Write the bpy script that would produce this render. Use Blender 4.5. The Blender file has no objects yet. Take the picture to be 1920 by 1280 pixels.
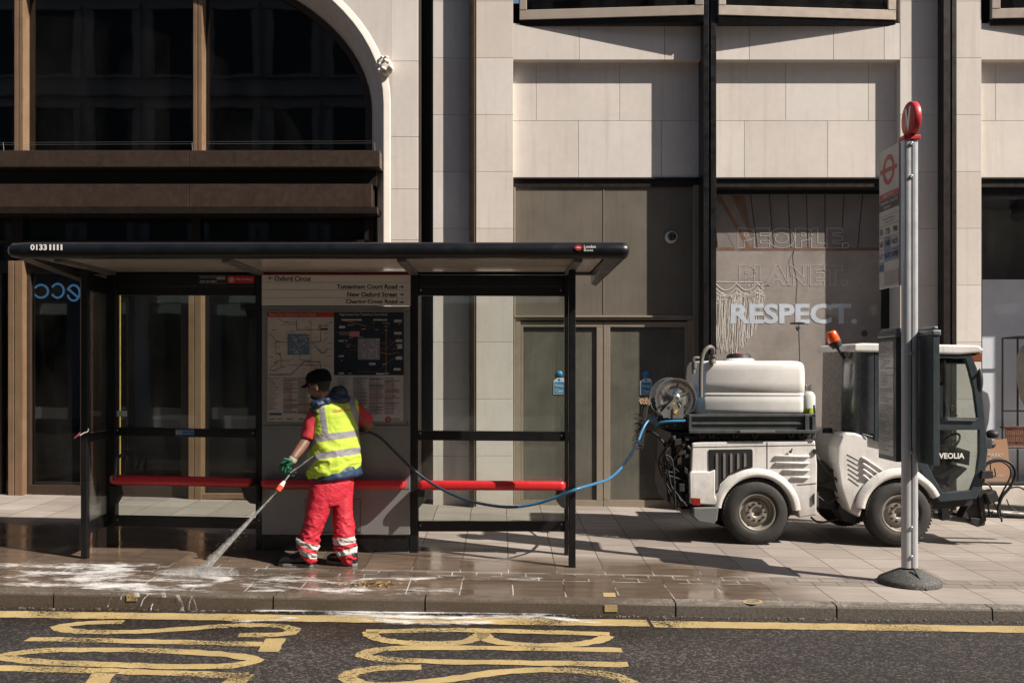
import bpy, bmesh, math, random
from mathutils import Vector, Matrix, noise as mnoise
random.seed(7)
SC = bpy.context.scene
COL = SC.collection
F = 1867.0; CX = 940.0; CY = 690.0; H = 1.70
YA = 11.74                      # facade plane
def W(px, py, Y): return Vector(((px-CX)/F*Y, Y, H+(CY-py)/F*Y))
def gz(x, y): return .01+.015*(y-7.42)-x*(.0168+.0014*(y-7.42))
def rz(x, y): return -.095-.0142*x+.01*(7.25-y)
def G(px, py, fn=gz, up=0.0):
    Y = 8.0
    for i in range(30):
        z = fn((px-CX)/F*Y, Y)
        Y = .5*Y+.5*(H-z)*F/(py-CY)
    return Vector(((px-CX)/F*Y, Y, fn((px-CX)/F*Y, Y)+up))
# ---------------------------------------------------------------- materials
def nn(nt, t, **k):
    n = nt.nodes.new(t)
    for a, b in k.items(): setattr(n, a, b)
    return n
class NT:
    def __init__(s, name):
        s.m = bpy.data.materials.new(name); s.m.use_nodes = True
        s.t = s.m.node_tree; s.t.nodes.clear()
        s.out = nn(s.t, 'ShaderNodeOutputMaterial')
        s.tc = nn(s.t, 'ShaderNodeTexCoord').outputs['Object']
    def link(s, a, b): s.t.links.new(a, b)
    def put(s, sock, v):
        if isinstance(v, (int, float)): sock.default_value = v
        elif isinstance(v, (tuple, list)):
            v = tuple(v)
            if len(sock.default_value) == 4 and len(v) == 3: v = v+(1,)
            sock.default_value = v
        else: s.link(v, sock)
    def math(s, op, a, b=0, c=0, clamp=False):
        n = nn(s.t, 'ShaderNodeMath', operation=op); n.use_clamp = clamp
        s.put(n.inputs[0], a); s.put(n.inputs[1], b); s.put(n.inputs[2], c)
        return n.outputs[0]
    def noise(s, scale, detail=4, vec=None, rough=.55, dist=0.0, stretch=None):
        n = nn(s.t, 'ShaderNodeTexNoise')
        n.inputs['Scale'].default_value = scale; n.inputs['Detail'].default_value = detail
        n.inputs['Roughness'].default_value = rough; n.inputs['Distortion'].default_value = dist
        v = vec or s.tc
        if stretch:
            mp = nn(s.t, 'ShaderNodeMapping'); mp.inputs['Scale'].default_value = stretch
            s.link(v, mp.inputs[0]); v = mp.outputs[0]
        s.link(v, n.inputs['Vector'])
        return n.outputs[0]
    def ramp(s, v, a, b, c0=0.0, c1=1.0):
        n = nn(s.t, 'ShaderNodeMapRange'); n.inputs[1].default_value = a; n.inputs[2].default_value = b
        n.inputs[3].default_value = c0; n.inputs[4].default_value = c1; n.clamp = True
        s.put(n.inputs[0], v); return n.outputs[0]
    def mix(s, f, a, b):
        n = nn(s.t, 'ShaderNodeMix', data_type='RGBA')
        s.put(n.inputs[0], f); s.put(n.inputs[6], a); s.put(n.inputs[7], b)
        return n.outputs[2]
    def mul(s, col, f):
        n = nn(s.t, 'ShaderNodeVectorMath', operation='SCALE')
        s.put(n.inputs[0], col); s.put(n.inputs['Scale'], f); return n.outputs[0]
    def sep(s, vec=None):
        n = nn(s.t, 'ShaderNodeSeparateXYZ'); s.link(vec or s.tc, n.inputs[0]); return n.outputs
    def bump(s, h, strength=.3, dist=.01):
        n = nn(s.t, 'ShaderNodeBump'); n.inputs['Strength'].default_value = strength
        n.inputs['Distance'].default_value = dist; s.link(h, n.inputs['Height']); return n.outputs[0]
    def pr(s, col, rough=.6, metal=0.0, normal=None, emis=None, es=0, **k):
        p = nn(s.t, 'ShaderNodeBsdfPrincipled')
        s.put(p.inputs['Base Color'], col); s.put(p.inputs['Roughness'], rough); s.put(p.inputs['Metallic'], metal)
        if normal is not None: s.link(normal, p.inputs['Normal'])
        if emis is not None:
            s.put(p.inputs['Emission Color'], emis); s.put(p.inputs['Emission Strength'], es)
        for a, b in k.items(): s.put(p.inputs[a.replace('_', ' ')], b)
        return p.outputs[0]
    def done(s, sh): s.link(sh, s.out.inputs[0]); return s.m
MAT = {}
def mat(name, col, rough=.6, metal=0.0, var=.12, vs=6.0, bump=0.0, bs=60.0, grime=0.0, streak=0.0, emis=None, es=0, rv=.08, **k):
    if name in MAT: return MAT[name]
    n = NT(name)
    f = n.ramp(n.noise(vs, 5), .3, .7, 1-var, 1+var)
    c = n.mul(col, f)
    if streak:
        st = n.ramp(n.noise(3.0, 4, stretch=(9, 9, .5)), .5, .75)
        c = n.mix(n.math('MULTIPLY', st, streak), c, tuple(v*.55 for v in col))
    if grime:
        g = n.ramp(n.noise(2.3, 7, rough=.7), .48, .68)
        c = n.mix(n.math('MULTIPLY', g, grime), c, (col[0]*.42+.01, col[1]*.38+.008, col[2]*.32+.005))
    nm = n.bump(n.noise(bs, 4), bump, .004) if bump else None
    r = n.ramp(n.noise(vs*2.7, 4), .3, .7, max(.02, rough-rv), min(1, rough+rv))
    MAT[name] = n.done(n.pr(c, r, metal, nm, emis, es, **k))
    return MAT[name]
def glass(name, tint=(.9, .95, .93), refl=1.0, dirt=.05, scratch=0.0, rough=.02):
    if name in MAT: return MAT[name]
    n = NT(name)
    tr = nn(n.t, 'ShaderNodeBsdfTransparent'); n.put(tr.inputs[0], tint)
    gl = nn(n.t, 'ShaderNodeBsdfGlossy'); gl.inputs['Roughness'].default_value = rough
    fr = nn(n.t, 'ShaderNodeFresnel'); fr.inputs[0].default_value = 1.5
    nb = n.bump(n.noise(1.2, 2), .05, .02); n.link(nb, gl.inputs['Normal'])
    mx = nn(n.t, 'ShaderNodeMixShader'); n.put(mx.inputs[0], n.math('MULTIPLY', fr.outputs[0], refl, clamp=True))
    n.link(tr.outputs[0], mx.inputs[1]); n.link(gl.outputs[0], mx.inputs[2])
    df = nn(n.t, 'ShaderNodeBsdfDiffuse'); df.inputs[0].default_value = (.55, .53, .48, 1)
    sp = n.ramp(n.noise(38, 3), .68, .76, 0, .5)
    big = n.ramp(n.noise(2.2, 5, stretch=(1, 1, .4)), .35, .75, 0, 1)
    d = n.math('MULTIPLY', n.math('ADD', n.math('MULTIPLY', sp, 1.0), n.math('MULTIPLY', big, .7)), dirt, clamp=True)
    if scratch:
        s1 = n.ramp(n.noise(60, 2, stretch=(1, 1, .03)), .7, .8)
        d = n.math('ADD', d, n.math('MULTIPLY', s1, scratch), clamp=True)
    m2 = nn(n.t, 'ShaderNodeMixShader'); n.put(m2.inputs[0], d)
    n.link(mx.outputs[0], m2.inputs[1]); n.link(df.outputs[0], m2.inputs[2])
    MAT[name] = n.done(m2.outputs[0]); return MAT[name]
# ---------------------------------------------------------------- mesh builder
ORG = {}
def thing(name, label, cat, loc, group=None):
    o = bpy.data.objects.new(name, None); COL.objects.link(o)
    o.empty_display_size = .2
    o.location = loc; ORG[o] = Vector(loc)
    o['label'] = label; o['category'] = cat
    if group: o['group'] = group
    return o
def tag(o, label=None, cat=None, group=None, kind=None):
    if label: o['label'] = label
    if cat: o['category'] = cat
    if group: o['group'] = group
    if kind: o['kind'] = kind
    return o
TXT = {}
def text_data(s, bold=0.0, outline=0.0, spacing=1.0):
    key = (s, bold, outline, spacing)
    if key in TXT: return TXT[key]
    cu = bpy.data.curves.new('t', 'FONT'); cu.body = s; cu.size = 1; cu.offset = bold; cu.space_character = spacing
    cu.resolution_u = 3
    if outline: cu.fill_mode = 'NONE'; cu.bevel_depth = outline; cu.bevel_resolution = 0
    o = bpy.data.objects.new('t', cu); COL.objects.link(o)
    dg = bpy.context.evaluated_depsgraph_get(); dg.update()
    me = o.evaluated_get(dg).to_mesh()
    vs = [v.co.copy() for v in me.vertices]; fs = [tuple(p.vertices) for p in me.polygons if not outline or p.normal.z > .2]
    o.evaluated_get(dg).to_mesh_clear()
    bpy.data.objects.remove(o); bpy.data.curves.remove(cu)
    x0 = min(v.x for v in vs); x1 = max(v.x for v in vs); y0 = min(v.y for v in vs); y1 = max(v.y for v in vs)
    vs = [((v.x-x0)/(x1-x0), (v.y-y0)/(y1-y0)) for v in vs]
    TXT[key] = (vs, fs, (x1-x0)/(y1-y0)); return TXT[key]
class MB:
    def __init__(s): s.v = []; s.f = []; s.mi = []; s.sm = []
    def add(s, vs, fs, m=0, smooth=False):
        b = len(s.v); s.v += [Vector(v) for v in vs]
        for f in fs: s.f.append(tuple(b+i for i in f)); s.mi.append(m); s.sm.append(smooth)
        return s
    def box(s, x0, x1, y0, y1, z0, z1, m=0):
        if x1 < x0: x0, x1 = x1, x0
        if y1 < y0: y0, y1 = y1, y0
        if z1 < z0: z0, z1 = z1, z0
        vs = [(x, y, z) for z in (z0, z1) for y in (y0, y1) for x in (x0, x1)]
        return s.add(vs, [(0, 2, 3, 1), (4, 5, 7, 6), (0, 1, 5, 4), (2, 6, 7, 3), (0, 4, 6, 2), (1, 3, 7, 5)], m)
    def pb(s, px0, py0, px1, py1, Y, d, m=0):      # box whose front face fills a pixel rectangle at depth Y
        a = W(px0, py0, Y); b = W(px1, py1, Y)
        return s.box(a.x, b.x, Y, Y+d, b.z, a.z, m)
    def obox(s, c, ax, ay, az, m=0):               # oriented box, half-axis vectors
        c = Vector(c); vs = [c+sx*ax+sy*ay+sz*az for sz in (-1, 1) for sy in (-1, 1) for sx in (-1, 1)]
        return s.add(vs, [(0, 2, 3, 1), (4, 5, 7, 6), (0, 1, 5, 4), (2, 6, 7, 3), (0, 4, 6, 2), (1, 3, 7, 5)], m)
    def bar(s, a, b, w, h, m=0, up=Vector((0, 0, 1))):
        a = Vector(a); b = Vector(b); d = (b-a); L = d.length; d.normalize()
        if abs(d.dot(up)) > .98: up = Vector((0, 1, 0))
        r = d.cross(up).normalized(); u = r.cross(d)
        return s.obox((a+b)/2, d*L/2, r*w/2, u*h/2, m)
    def prism(s, pts, y0, y1, m=0):                # pts: (x,z) world polygon, extruded in Y
        n = len(pts)
        vs = [(p[0], y0, p[1]) for p in pts]+[(p[0], y1, p[1]) for p in pts]
        fs = [tuple(range(n)), tuple(range(2*n-1, n-1, -1))]+[(i, i+n, (i+1) % n+n, (i+1) % n) for i in range(n)]
        return s.add(vs, fs, m)
    def pp(s, pts, Y, d, m=0):                     # pixel polygon at depth Y extruded by d
        return s.prism([(W(a, b, Y).x, W(a, b, Y).z) for a, b in pts], Y, Y+d, m)
    def frame(s, outer, inner, Y, d, m=0):
        n = len(outer); o = [W(a, b, Y) for a, b in outer]; i_ = [W(a, b, Y) for a, b in inner]
        D = Vector((0, d, 0)); vs = o+i_+[v+D for v in o]+[v+D for v in i_]; fs = []
        for k in range(n):
            j = (k+1) % n
            fs += [(k, j, n+j, n+k), (2*n+j, 2*n+k, 3*n+k, 3*n+j), (k, 2*n+k, 2*n+j, j), (n+k, n+j, 3*n+j, 3*n+k)]
        return s.add(vs, fs, m)
    def tube(s, path, r, seg=10, m=0, caps=True, smooth=True):
        path = [Vector(p) for p in path]; n = len(path)
        rs = r if isinstance(r, (list, tuple)) else [r]*n
        vs = []; prev = None
        for i, p in enumerate(path):
            d = (path[min(i+1, n-1)]-path[max(i-1, 0)]).normalized()
            if prev is None:
                a = Vector((0, 0, 1)) if abs(d.z) < .9 else Vector((1, 0, 0))
                u = d.cross(a).normalized()
            else: u = (prev-d*prev.dot(d)).normalized()
            prev = u; w = d.cross(u); rr = rs[i]
            ra, rb = rr if isinstance(rr, (tuple, list)) else (rr, rr)
            for k in range(seg):
                t = 2*math.pi*k/seg; vs.append(p+u*math.cos(t)*ra+w*math.sin(t)*rb)
        fs = []
        for i in range(n-1):
            for k in range(seg):
                j = (k+1) % seg; fs.append((i*seg+k, i*seg+j, (i+1)*seg+j, (i+1)*seg+k))
        s.add(vs, fs, m, smooth)
        if caps:
            s.add(vs[:seg][::-1], [tuple(range(seg))], m); s.add(vs[-seg:], [tuple(range(seg))], m)
        return s
    def cyl(s, a, b, r0, r1=None, seg=16, m=0, smooth=True): return s.tube([a, b], [r0, r0 if r1 is None else r1], seg, m, True, smooth)
    def lathe(s, c, axis, prof, seg=32, m=0, smooth=True, mods=None): # prof: (axial, radius[, mat])
        c = Vector(c); ax = Vector(axis).normalized()
        a = Vector((0, 0, 1)) if abs(ax.z) < .9 else Vector((1, 0, 0))
        u = ax.cross(a).normalized(); w = ax.cross(u); vs = []
        for q in prof:
            for k in range(seg):
                t = 2*math.pi*k/seg; rr = q[1]
                vs.append(c+ax*q[0]+(u*math.cos(t)+w*math.sin(t))*rr)
        b = len(s.v); s.v += vs
        for i in range(len(prof)-1):
            mm = prof[i][2] if len(prof[i]) > 2 else m
            for k in range(seg):
                j = (k+1) % seg
                s.f.append((b+i*seg+k, b+i*seg+j, b+(i+1)*seg+j, b+(i+1)*seg+k)); s.mi.append(mm); s.sm.append(smooth)
        return s
    def ell(s, c, rx, ry, rz_, m=0, seg=20, rings=12, rot=None, zmin=-1.0):
        vs = []; c = Vector(c)
        for i in range(rings+1):
            t = math.pi*i/rings; z = max(math.cos(t), zmin)
            for k in range(seg):
                a = 2*math.pi*k/seg; v = Vector((rx*math.sin(t)*math.cos(a), ry*math.sin(t)*math.sin(a), rz_*z))
                if rot: v = rot @ v
                vs.append(c+v)
        fs = [(i*seg+k, (i+1)*seg+k, (i+1)*seg+(k+1) % seg, i*seg+(k+1) % seg) for i in range(rings) for k in range(seg)]
        return s.add(vs, fs, m, True)
    def loft(s, rings, seg=28, m=0, u=(1, 0), caps=True):   # rings: (center Vector, a, b, slope) in XY plane, long axis u
        ux = Vector((u[0], u[1], 0)).normalized(); uy = Vector((-ux.y, ux.x, 0)); vs = []
        for (c, a, b, sl) in rings:
            for k in range(seg):
                t = 2*math.pi*k/seg; e = .88
                ct = math.copysign(abs(math.cos(t))**e, math.cos(t)); st = math.copysign(abs(math.sin(t))**e, math.sin(t))
                v = ux*ct*a+uy*st*b; vs.append(c+v+Vector((0, 0, sl*v.x)))
        n = len(rings)
        fs = [(i*seg+k, i*seg+(k+1) % seg, (i+1)*seg+(k+1) % seg, (i+1)*seg+k) for i in range(n-1) for k in range(seg)]
        s.add(vs, fs, m, True)
        if caps: s.add(vs[:seg][::-1], [tuple(range(seg))], m, True); s.add(vs[-seg:], [tuple(range(seg))], m, True)
        return s
    def text(s, st, fn, m=0, bold=0.0, outline=0.0, spacing=1.0):
        vs, fs, asp = text_data(st, bold, outline, spacing)
        return s.add([fn(a, b) for a, b in vs], fs, m)
    def ptext(s, st, px0, py0, px1, py1, Y, m=0, bold=0.0, outline=0.0, mirror=False):
        def fn(a, b):
            if mirror: a = 1-a
            return W(px0+(px1-px0)*a, py1+(py0-py1)*b, Y)
        return s.text(st, fn, m, bold, outline)
    def quad(s, a, b, c, d, m=0): return s.add([a, b, c, d], [(0, 1, 2, 3)], m)
    def build(s, name, mats, parent=None, bevel=0.0, bseg=2, loc=None, remesh=0.0, smooth_it=0, auto=True, disp=None):
        if not isinstance(mats, (list, tuple)): mats = [mats]
        if parent is not None: o0 = ORG[parent]
        elif loc is not None: o0 = Vector(loc)
        else: o0 = Vector((0, 0, 0))
        me = bpy.data.meshes.new(name)
        me.from_pydata([v-o0 for v in s.v], [], s.f)
        for mm in mats: me.materials.append(mm)
        me.polygons.foreach_set('material_index', s.mi); me.polygons.foreach_set('use_smooth', s.sm)
        bm = bmesh.new(); bm.from_mesh(me)
        if bevel or remesh: bmesh.ops.remove_doubles(bm, verts=bm.verts, dist=.0003)
        bmesh.ops.recalc_face_normals(bm, faces=bm.faces); bm.to_mesh(me); bm.free()
        o = bpy.data.objects.new(name, me); COL.objects.link(o)
        if parent is not None:
            o.parent = parent; ORG[o] = ORG[parent]
        else: o.location = o0; ORG[o] = o0
        if remesh:
            r = o.modifiers.new('r', 'REMESH'); r.mode = 'VOXEL'; r.voxel_size = remesh; r.use_smooth_shade = True
            if smooth_it:
                q = o.modifiers.new('s', 'SMOOTH'); q.iterations = smooth_it; q.factor = .5
            dg = bpy.context.evaluated_depsgraph_get(); dg.update()
            m2 = bpy.data.meshes.new_from_object(o.evaluated_get(dg)); o.modifiers.clear()
            m2.name = name; o.data = m2
            if not m2.materials:
                for mm in mats: m2.materials.append(mm)
            if disp:
                bm = bmesh.new(); bm.from_mesh(m2); bm.normal_update()
                for v in bm.verts: v.co += v.normal*disp(v.co+o0)
                bm.to_mesh(m2); bm.free()
            for p in m2.polygons: p.use_smooth = True
        if bevel:
            b = o.modifiers.new('b', 'BEVEL'); b.width = bevel; b.segments = bseg; b.limit_method = 'ANGLE'; b.angle_limit = math.radians(35)
            b.harden_normals = False
        return o
def smooth_path(pts, n=8):
    pts = [Vector(p) for p in pts]; out = []
    for i in range(len(pts)-1):
        p0 = pts[max(i-1, 0)]; p1 = pts[i]; p2 = pts[i+1]; p3 = pts[min(i+2, len(pts)-1)]
        for k in range(n):
            t = k/n
            out.append(.5*((2*p1)+(p2-p0)*t+(2*p0-5*p1+4*p2-p3)*t*t+(3*p1-p0-3*p2+p3)*t**3))
    out.append(pts[-1]); return out
# ---------------------------------------------------------------- camera, light
cam = bpy.data.cameras.new('camera'); co = bpy.data.objects.new('camera', cam); COL.objects.link(co)
co.location = (0, 0, H); co.rotation_euler = (math.pi/2, 0, 0)
cam.sensor_width = 36; cam.lens = 36*F/1920; cam.shift_x = 20/1920; cam.shift_y = 50/1920; cam.clip_end = 2000
SC.camera = co
SUN = Vector((2.1, -1.0, 2.14)).normalized()
el = math.asin(SUN.z); az = math.atan2(SUN.x, SUN.y)
w = bpy.data.worlds.new('World'); SC.world = w; w.use_nodes = True
nt = w.node_tree; sky = nt.nodes.new('ShaderNodeTexSky'); sky.sky_type = 'NISHITA'; sky.sun_disc = False
sky.sun_elevation = el; sky.sun_rotation = az; sky.air_density = 1.0; sky.dust_density = 1.2; sky.ozone_density = .7
bg = nt.nodes['Background']; nt.links.new(sky.outputs[0], bg.inputs[0]); bg.inputs[1].default_value = .055
sl = bpy.data.lights.new('sun', 'SUN'); sl.energy = 5.0; sl.angle = math.radians(.5); sl.color = (1, .915, .81)
so = bpy.data.objects.new('sun', sl); COL.objects.link(so); so.location = (20, -10, 30)
so.rotation_euler = SUN.to_track_quat('Z', 'Y').to_euler()
SC.view_settings.view_transform = 'Standard'; SC.view_settings.look = 'None'; SC.view_settings.gamma = 1
SC.view_settings.exposure = .75
# ---------------------------------------------------------------- palette
black = mat('black_paint', (.006, .006, .0065), .35, bump=.05, bs=200, var=.3)
blackr = mat('black_rubber', (.010, .010, .010), .6, bump=.15)
bronze = mat('bronze_metal', (.060, .040, .030), .42, .35, streak=.3, var=.12, rv=.12)
bronze_d = mat('dark_bronze', (.016, .011, .008), .45, .2, var=.2)
gold = mat('gold_mullion', (.235, .150, .088), .45, .3, var=.12, streak=.3)
doorm = mat('door_metal', (.255, .212, .165), .48, .12, var=.06, streak=.15)
doorg = mat('dusty_door_glass', (.115, .11, .092), .22, 0, var=.18, vs=3, streak=.4, grime=.25, Specular_IOR_Level=.25)
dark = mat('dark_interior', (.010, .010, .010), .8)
mortar = mat('dark_joint', (.30, .26, .22), .9)
STONES = []
for i, (a, b, c) in enumerate([(.645, .59, .54), (.62, .565, .515), (.66, .61, .565), (.60, .535, .48)]):
    n = NT('cream_stone_%d' % i)
    f1 = n.ramp(n.noise(1.3, 6), .3, .7, .93, 1.05); f2 = n.ramp(n.noise(14, 5), .3, .7, .97, 1.03)
    c_ = n.mul(n.mul((a, b, c), f1), f2)
    st = n.ramp(n.noise(2.4, 5, stretch=(6, 6, .35)), .52, .78, 0, .36)
    c_ = n.mix(st, c_, (.42, .36, .30))
    sp = n.ramp(n.noise(9, 6, rough=.75), .70, .80, 0, .35); c_ = n.mix(sp, c_, (.36, .31, .26))
    xyz = n.sep(); low = n.ramp(n.math('ADD', xyz[2], n.math('MULTIPLY', n.noise(5, 5), .35)), .75, .15, 0, .45)
    c_ = n.mix(low, c_, (.34, .29, .24))
    STONES.append(n.done(n.pr(c_, .75, 0, n.bump(n.noise(90, 4), .12, .003))))
white = mat('sign_white', (.62, .59, .55), .45, var=.04)
red = mat('sign_red', (.50, .025, .03), .4, var=.06)
txtm = mat('sign_black', (.012, .012, .014), .5)
blue = mat('sign_blue', (.03, .22, .48), .45, var=.05)
steel = mat('brushed_steel', (.46, .46, .46), .35, .8, var=.08, bump=.04, bs=150)
# ================================================================ SETTING
def sheet(name, fn, xs, ys, m, up=0.0):
    b = MB(); nx = len(xs); vs = [(x, y, fn(x, y)+up) for y in ys for x in xs]
    fs = [(j*nx+i, j*nx+i+1, (j+1)*nx+i+1, (j+1)*nx+i) for j in range(len(ys)-1) for i in range(nx-1)]
    b.add(vs, fs); o = b.build(name, m); tag(o, kind='structure'); return o
def lin(a, b, n): return [a+(b-a)*i/n for i in range(n+1)]
gm = mat('ground_far', (.12, .11, .10), .9)
g = MB(); g.quad((-400, -400, -1.6), (400, -400, -1.6), (400, 400, -1.6), (-400, 400, -1.6)); tag(g.build('ground', gm), kind='structure')
# --- road asphalt
n = NT('asphalt')
v1 = nn(n.t, 'ShaderNodeTexVoronoi'); v1.inputs['Scale'].default_value = 68; n.link(n.tc, v1.inputs['Vector'])
agg = n.ramp(n.sep(v1.outputs['Color'])[0], .62, .95)
pale = n.ramp(n.noise(110, 2), .60, .70)
big = n.ramp(n.noise(.9, 5), .35, .7, .8, 1.25)
c = n.mix(n.math('MULTIPLY', agg, .85), (.012, .009, .008), (.105, .083, .071))
c = n.mix(n.math('MULTIPLY', pale, .28), c, (.22, .19, .17))
pt = n.ramp(n.noise(.55, 6, rough=.65), .46, .56); c = n.mix(n.math('MULTIPLY', pt, .45), c, n.mul(c, .55))
crk = n.ramp(n.math('ABSOLUTE', n.math('SUBTRACT', n.noise(.8, 3, dist=1.2), .5)), .0, .006, .8, 0); c = n.mix(n.math('MULTIPLY', crk, .5), c, (.008, .007, .006))
c = n.mul(c, big)
fine = n.noise(260, 2)
xyz = n.sep()
# damp gutter water: along the kerb, left and middle
wet = n.math('MULTIPLY', n.ramp(n.math('ADD', xyz[1], n.math('MULTIPLY', n.noise(1.5, 4), 1.3)), 6.9, 7.5), n.ramp(n.math('ADD', xyz[0], n.math('MULTIPLY', n.noise(1.1, 3), .6)), 2.2, 1.2))
c = n.mix(n.math('MULTIPLY', wet, .45), c, (.02, .017, .015))
rr = n.ramp(wet, 0, 1, .85, .42)
hgt = n.math('ADD', n.math('MULTIPLY', v1.outputs['Distance'], -1.0), n.math('MULTIPLY', fine, .4))
asphalt = n.done(n.pr(c, rr, 0, n.bump(hgt, .9, .006)))
sheet('road', rz, lin(-40, 40, 40), [-3.0, 0, 3, 5, 6, 7, 7.30], asphalt)
sheet('far_pavement', lambda x, y: .02, [-40, 40], [-9.2, -3.0], mat('far_paving', (.18, .165, .15), .8))
# --- pavement: slabs in three rows + band of setts, wet patch around the shelter
n = NT('paving')
xyz = n.sep(); X, Y = xyz[0], xyz[1]
def combine(x, y):
    q = nn(n.t, 'ShaderNodeCombineXYZ'); n.put(q.inputs[0], x); n.put(q.inputs[1], y); return q.outputs[0]
def brick(vec, bw, rh, ms, off=.5):
    q = nn(n.t, 'ShaderNodeTexBrick'); q.offset = off; q.squash = 1
    q.inputs['Scale'].default_value = 1; q.inputs['Mortar Size'].default_value = ms; q.inputs['Mortar Smooth'].default_value = .1
    q.inputs['Brick Width'].default_value = bw; q.inputs['Row Height'].default_value = rh
    q.inputs['Color1'].default_value = (0, 0, 0, 1); q.inputs['Color2'].default_value = (1, 1, 1, 1); q.inputs['Mortar'].default_value = (.5, .5, .5, 1)
    n.link(vec, q.inputs['Vector']); return q
jit = n.math('MULTIPLY', n.math('SUBTRACT', n.noise(1.1, 2), .5), .03)
slabs = brick(combine(n.math('ADD', X, n.math('ADD', jit, .34)), n.math('ADD', Y, .20)), .40, .42, .0045, 0.0)
row1 = brick(combine(n.math('ADD', X, n.math('ADD', jit, -.085)), n.math('ADD', Y, 1.0)), .40, 5.0, .0045, 0.0)
sett = brick(combine(X, n.math('SUBTRACT', Y, 7.92)), .20, .125, .005, .5)
in_sett = n.math('MULTIPLY', n.math('GREATER_THAN', Y, 7.92), n.math('LESS_THAN', Y, 8.17))
in_r1 = n.math('LESS_THAN', Y, 7.92)
def pick(a, b, c_):
    return n.mix(in_r1, n.mix(in_sett, a, b), c_)
tone = n.sep(pick(slabs.outputs['Color'], sett.outputs['Color'], row1.outputs['Color']))[0]
mort = n.sep(pick(slabs.outputs['Fac'], sett.outputs['Fac'], row1.outputs['Fac']))[0]
edge = n.math('ADD', n.math('LESS_THAN', n.math('ABSOLUTE', n.math('SUBTRACT', Y, 8.17)), .005), n.math('LESS_THAN', n.math('ABSOLUTE', n.math('SUBTRACT', Y, 7.92)), .005), clamp=True)
mort = n.math('MAXIMUM', mort, edge)
base = n.mix(tone, (.225, .193, .166), (.30, .262, .232))
base = n.mix(in_sett, base, n.mix(tone, (.17, .145, .125), (.24, .21, .185)))
base = n.mul(base, n.ramp(n.noise(.8, 6), .3, .7, .82, 1.12))
base = n.mul(base, n.ramp(n.noise(7, 5, stretch=(.6, 3, 1)), .3, .7, .88, 1.08))
gum = n.ramp(n.noise(11, 2), .73, .76, 0, .4); base = n.mix(gum, base, (.12, .10, .09))
pal = n.ramp(n.noise(4, 4, stretch=(.35, 2.2, 1)), .62, .72, 0, .35); base = n.mix(pal, base, (.42, .38, .34))
# wetness: near the kerb, x < 2.3 m
nz = n.noise(1.6, 5, stretch=(.6, 1.5, 1)); nz2 = n.math('MULTIPLY', n.math('SUBTRACT', nz, .5), 1.1)
wx = n.ramp(n.math('ADD', X, nz2), 2.55, 1.9)
wy = n.ramp(n.math('ADD', Y, n.math('ADD', nz2, n.math('ADD', n.math('MULTIPLY', X, .12), n.ramp(X, -1.0, -.2, -.75, 0)))), 9.10, 8.55)
wet = n.math('MULTIPLY', wx, wy)
pud = n.ramp(n.noise(2.6, 4, stretch=(.45, 1.7, 1)), .40, .58)
wetc = n.mix(tone, (.088, .062, .044), (.145, .103, .074))
wetc = n.mul(wetc, n.ramp(n.noise(5, 5, stretch=(.5, 2.5, 1)), .3, .7, .65, 1.3)); wetc = n.mix(n.ramp(n.noise(1.9, 5, stretch=(.6, 1.6, 1)), .5, .66, 0, .55), wetc, (.10, .085, .07))
# pale residue left in the wet joints
c = n.mix(n.math('MULTIPLY', wet, .93), base, wetc)
foamj = n.math('MULTIPLY', n.math('MULTIPLY', wet, n.ramp(n.noise(3.2, 4), .42, .58)), n.ramp(Y, 8.4, 8.2))
c = n.mix(mort, c, n.mix(foamj, (.055, .043, .035), (.50, .48, .46)))
rough = n.mix(wet, (.8, .8, .8), n.mix(pud, (.20, .20, .20), (.05, .05, .05)))
hh = n.math('SUBTRACT', n.math('MULTIPLY', n.noise(70, 4), .22), n.math('MULTIPLY', mort, 1.0))
bst = nn(n.t, 'ShaderNodeBump'); bst.inputs['Distance'].default_value = .006; n.link(hh, bst.inputs['Height'])
n.put(bst.inputs['Strength'], n.ramp(wet, 0, 1, .55, .12))
wavy = nn(n.t, 'ShaderNodeBump'); wavy.inputs['Distance'].default_value = .02; n.link(n.noise(3.5, 3), wavy.inputs['Height']); n.put(wavy.inputs['Strength'], n.math('MULTIPLY', wet, .05)); n.link(bst.outputs[0], wavy.inputs['Normal'])
paving = n.done(n.pr(c, rough, 0, wavy.outputs[0], Specular_IOR_Level=.5))
sheet('pavement', gz, lin(-40, 40, 80), [7.40, 7.7, 8.2, 9, 10, 11, 12.0, 13.5, 17.2], paving)
# --- kerb stones
n = NT('kerb_granite')
xyz = n.sep()
c = n.mul((.27, .24, .205), n.ramp(n.noise(48, 4, rough=.8), .42, .60, .45, 1.35)); c = n.mul(c, n.ramp(n.noise(1.2, 5), .3, .7, .8, 1.15))
wetx = n.ramp(n.math('ADD', xyz[0], n.noise(2, 3)), 2.2, 1.3)
grime = n.ramp(n.math('ADD', n.math('SUBTRACT', n.math('ADD', xyz[2], n.math('MULTIPLY', xyz[0], .0155)), n.math('MULTIPLY', n.noise(9, 4, stretch=(1, 1, .15)), .05)), .0), -.004, -.030, 0, .80)
c = n.mix(grime, c, (.055, .045, .036))
c = n.mix(n.math('MULTIPLY', wetx, .62), c, (.075, .055, .038))
kerbm = n.done(n.pr(c, n.ramp(wetx, 0, 1, .8, .30), 0, n.bump(n.noise(60, 5), .5, .006)))
b = MB(); joints = [-40, -30, -20, -12, -8, W(0, 0, 7.27).x-.6] + [W(p, 0, 7.27).x for p in (100, 512, 797, 1010+257, 1569, 1861)]+[4.9, 6.1, 8, 12, 20, 30, 40]
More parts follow.
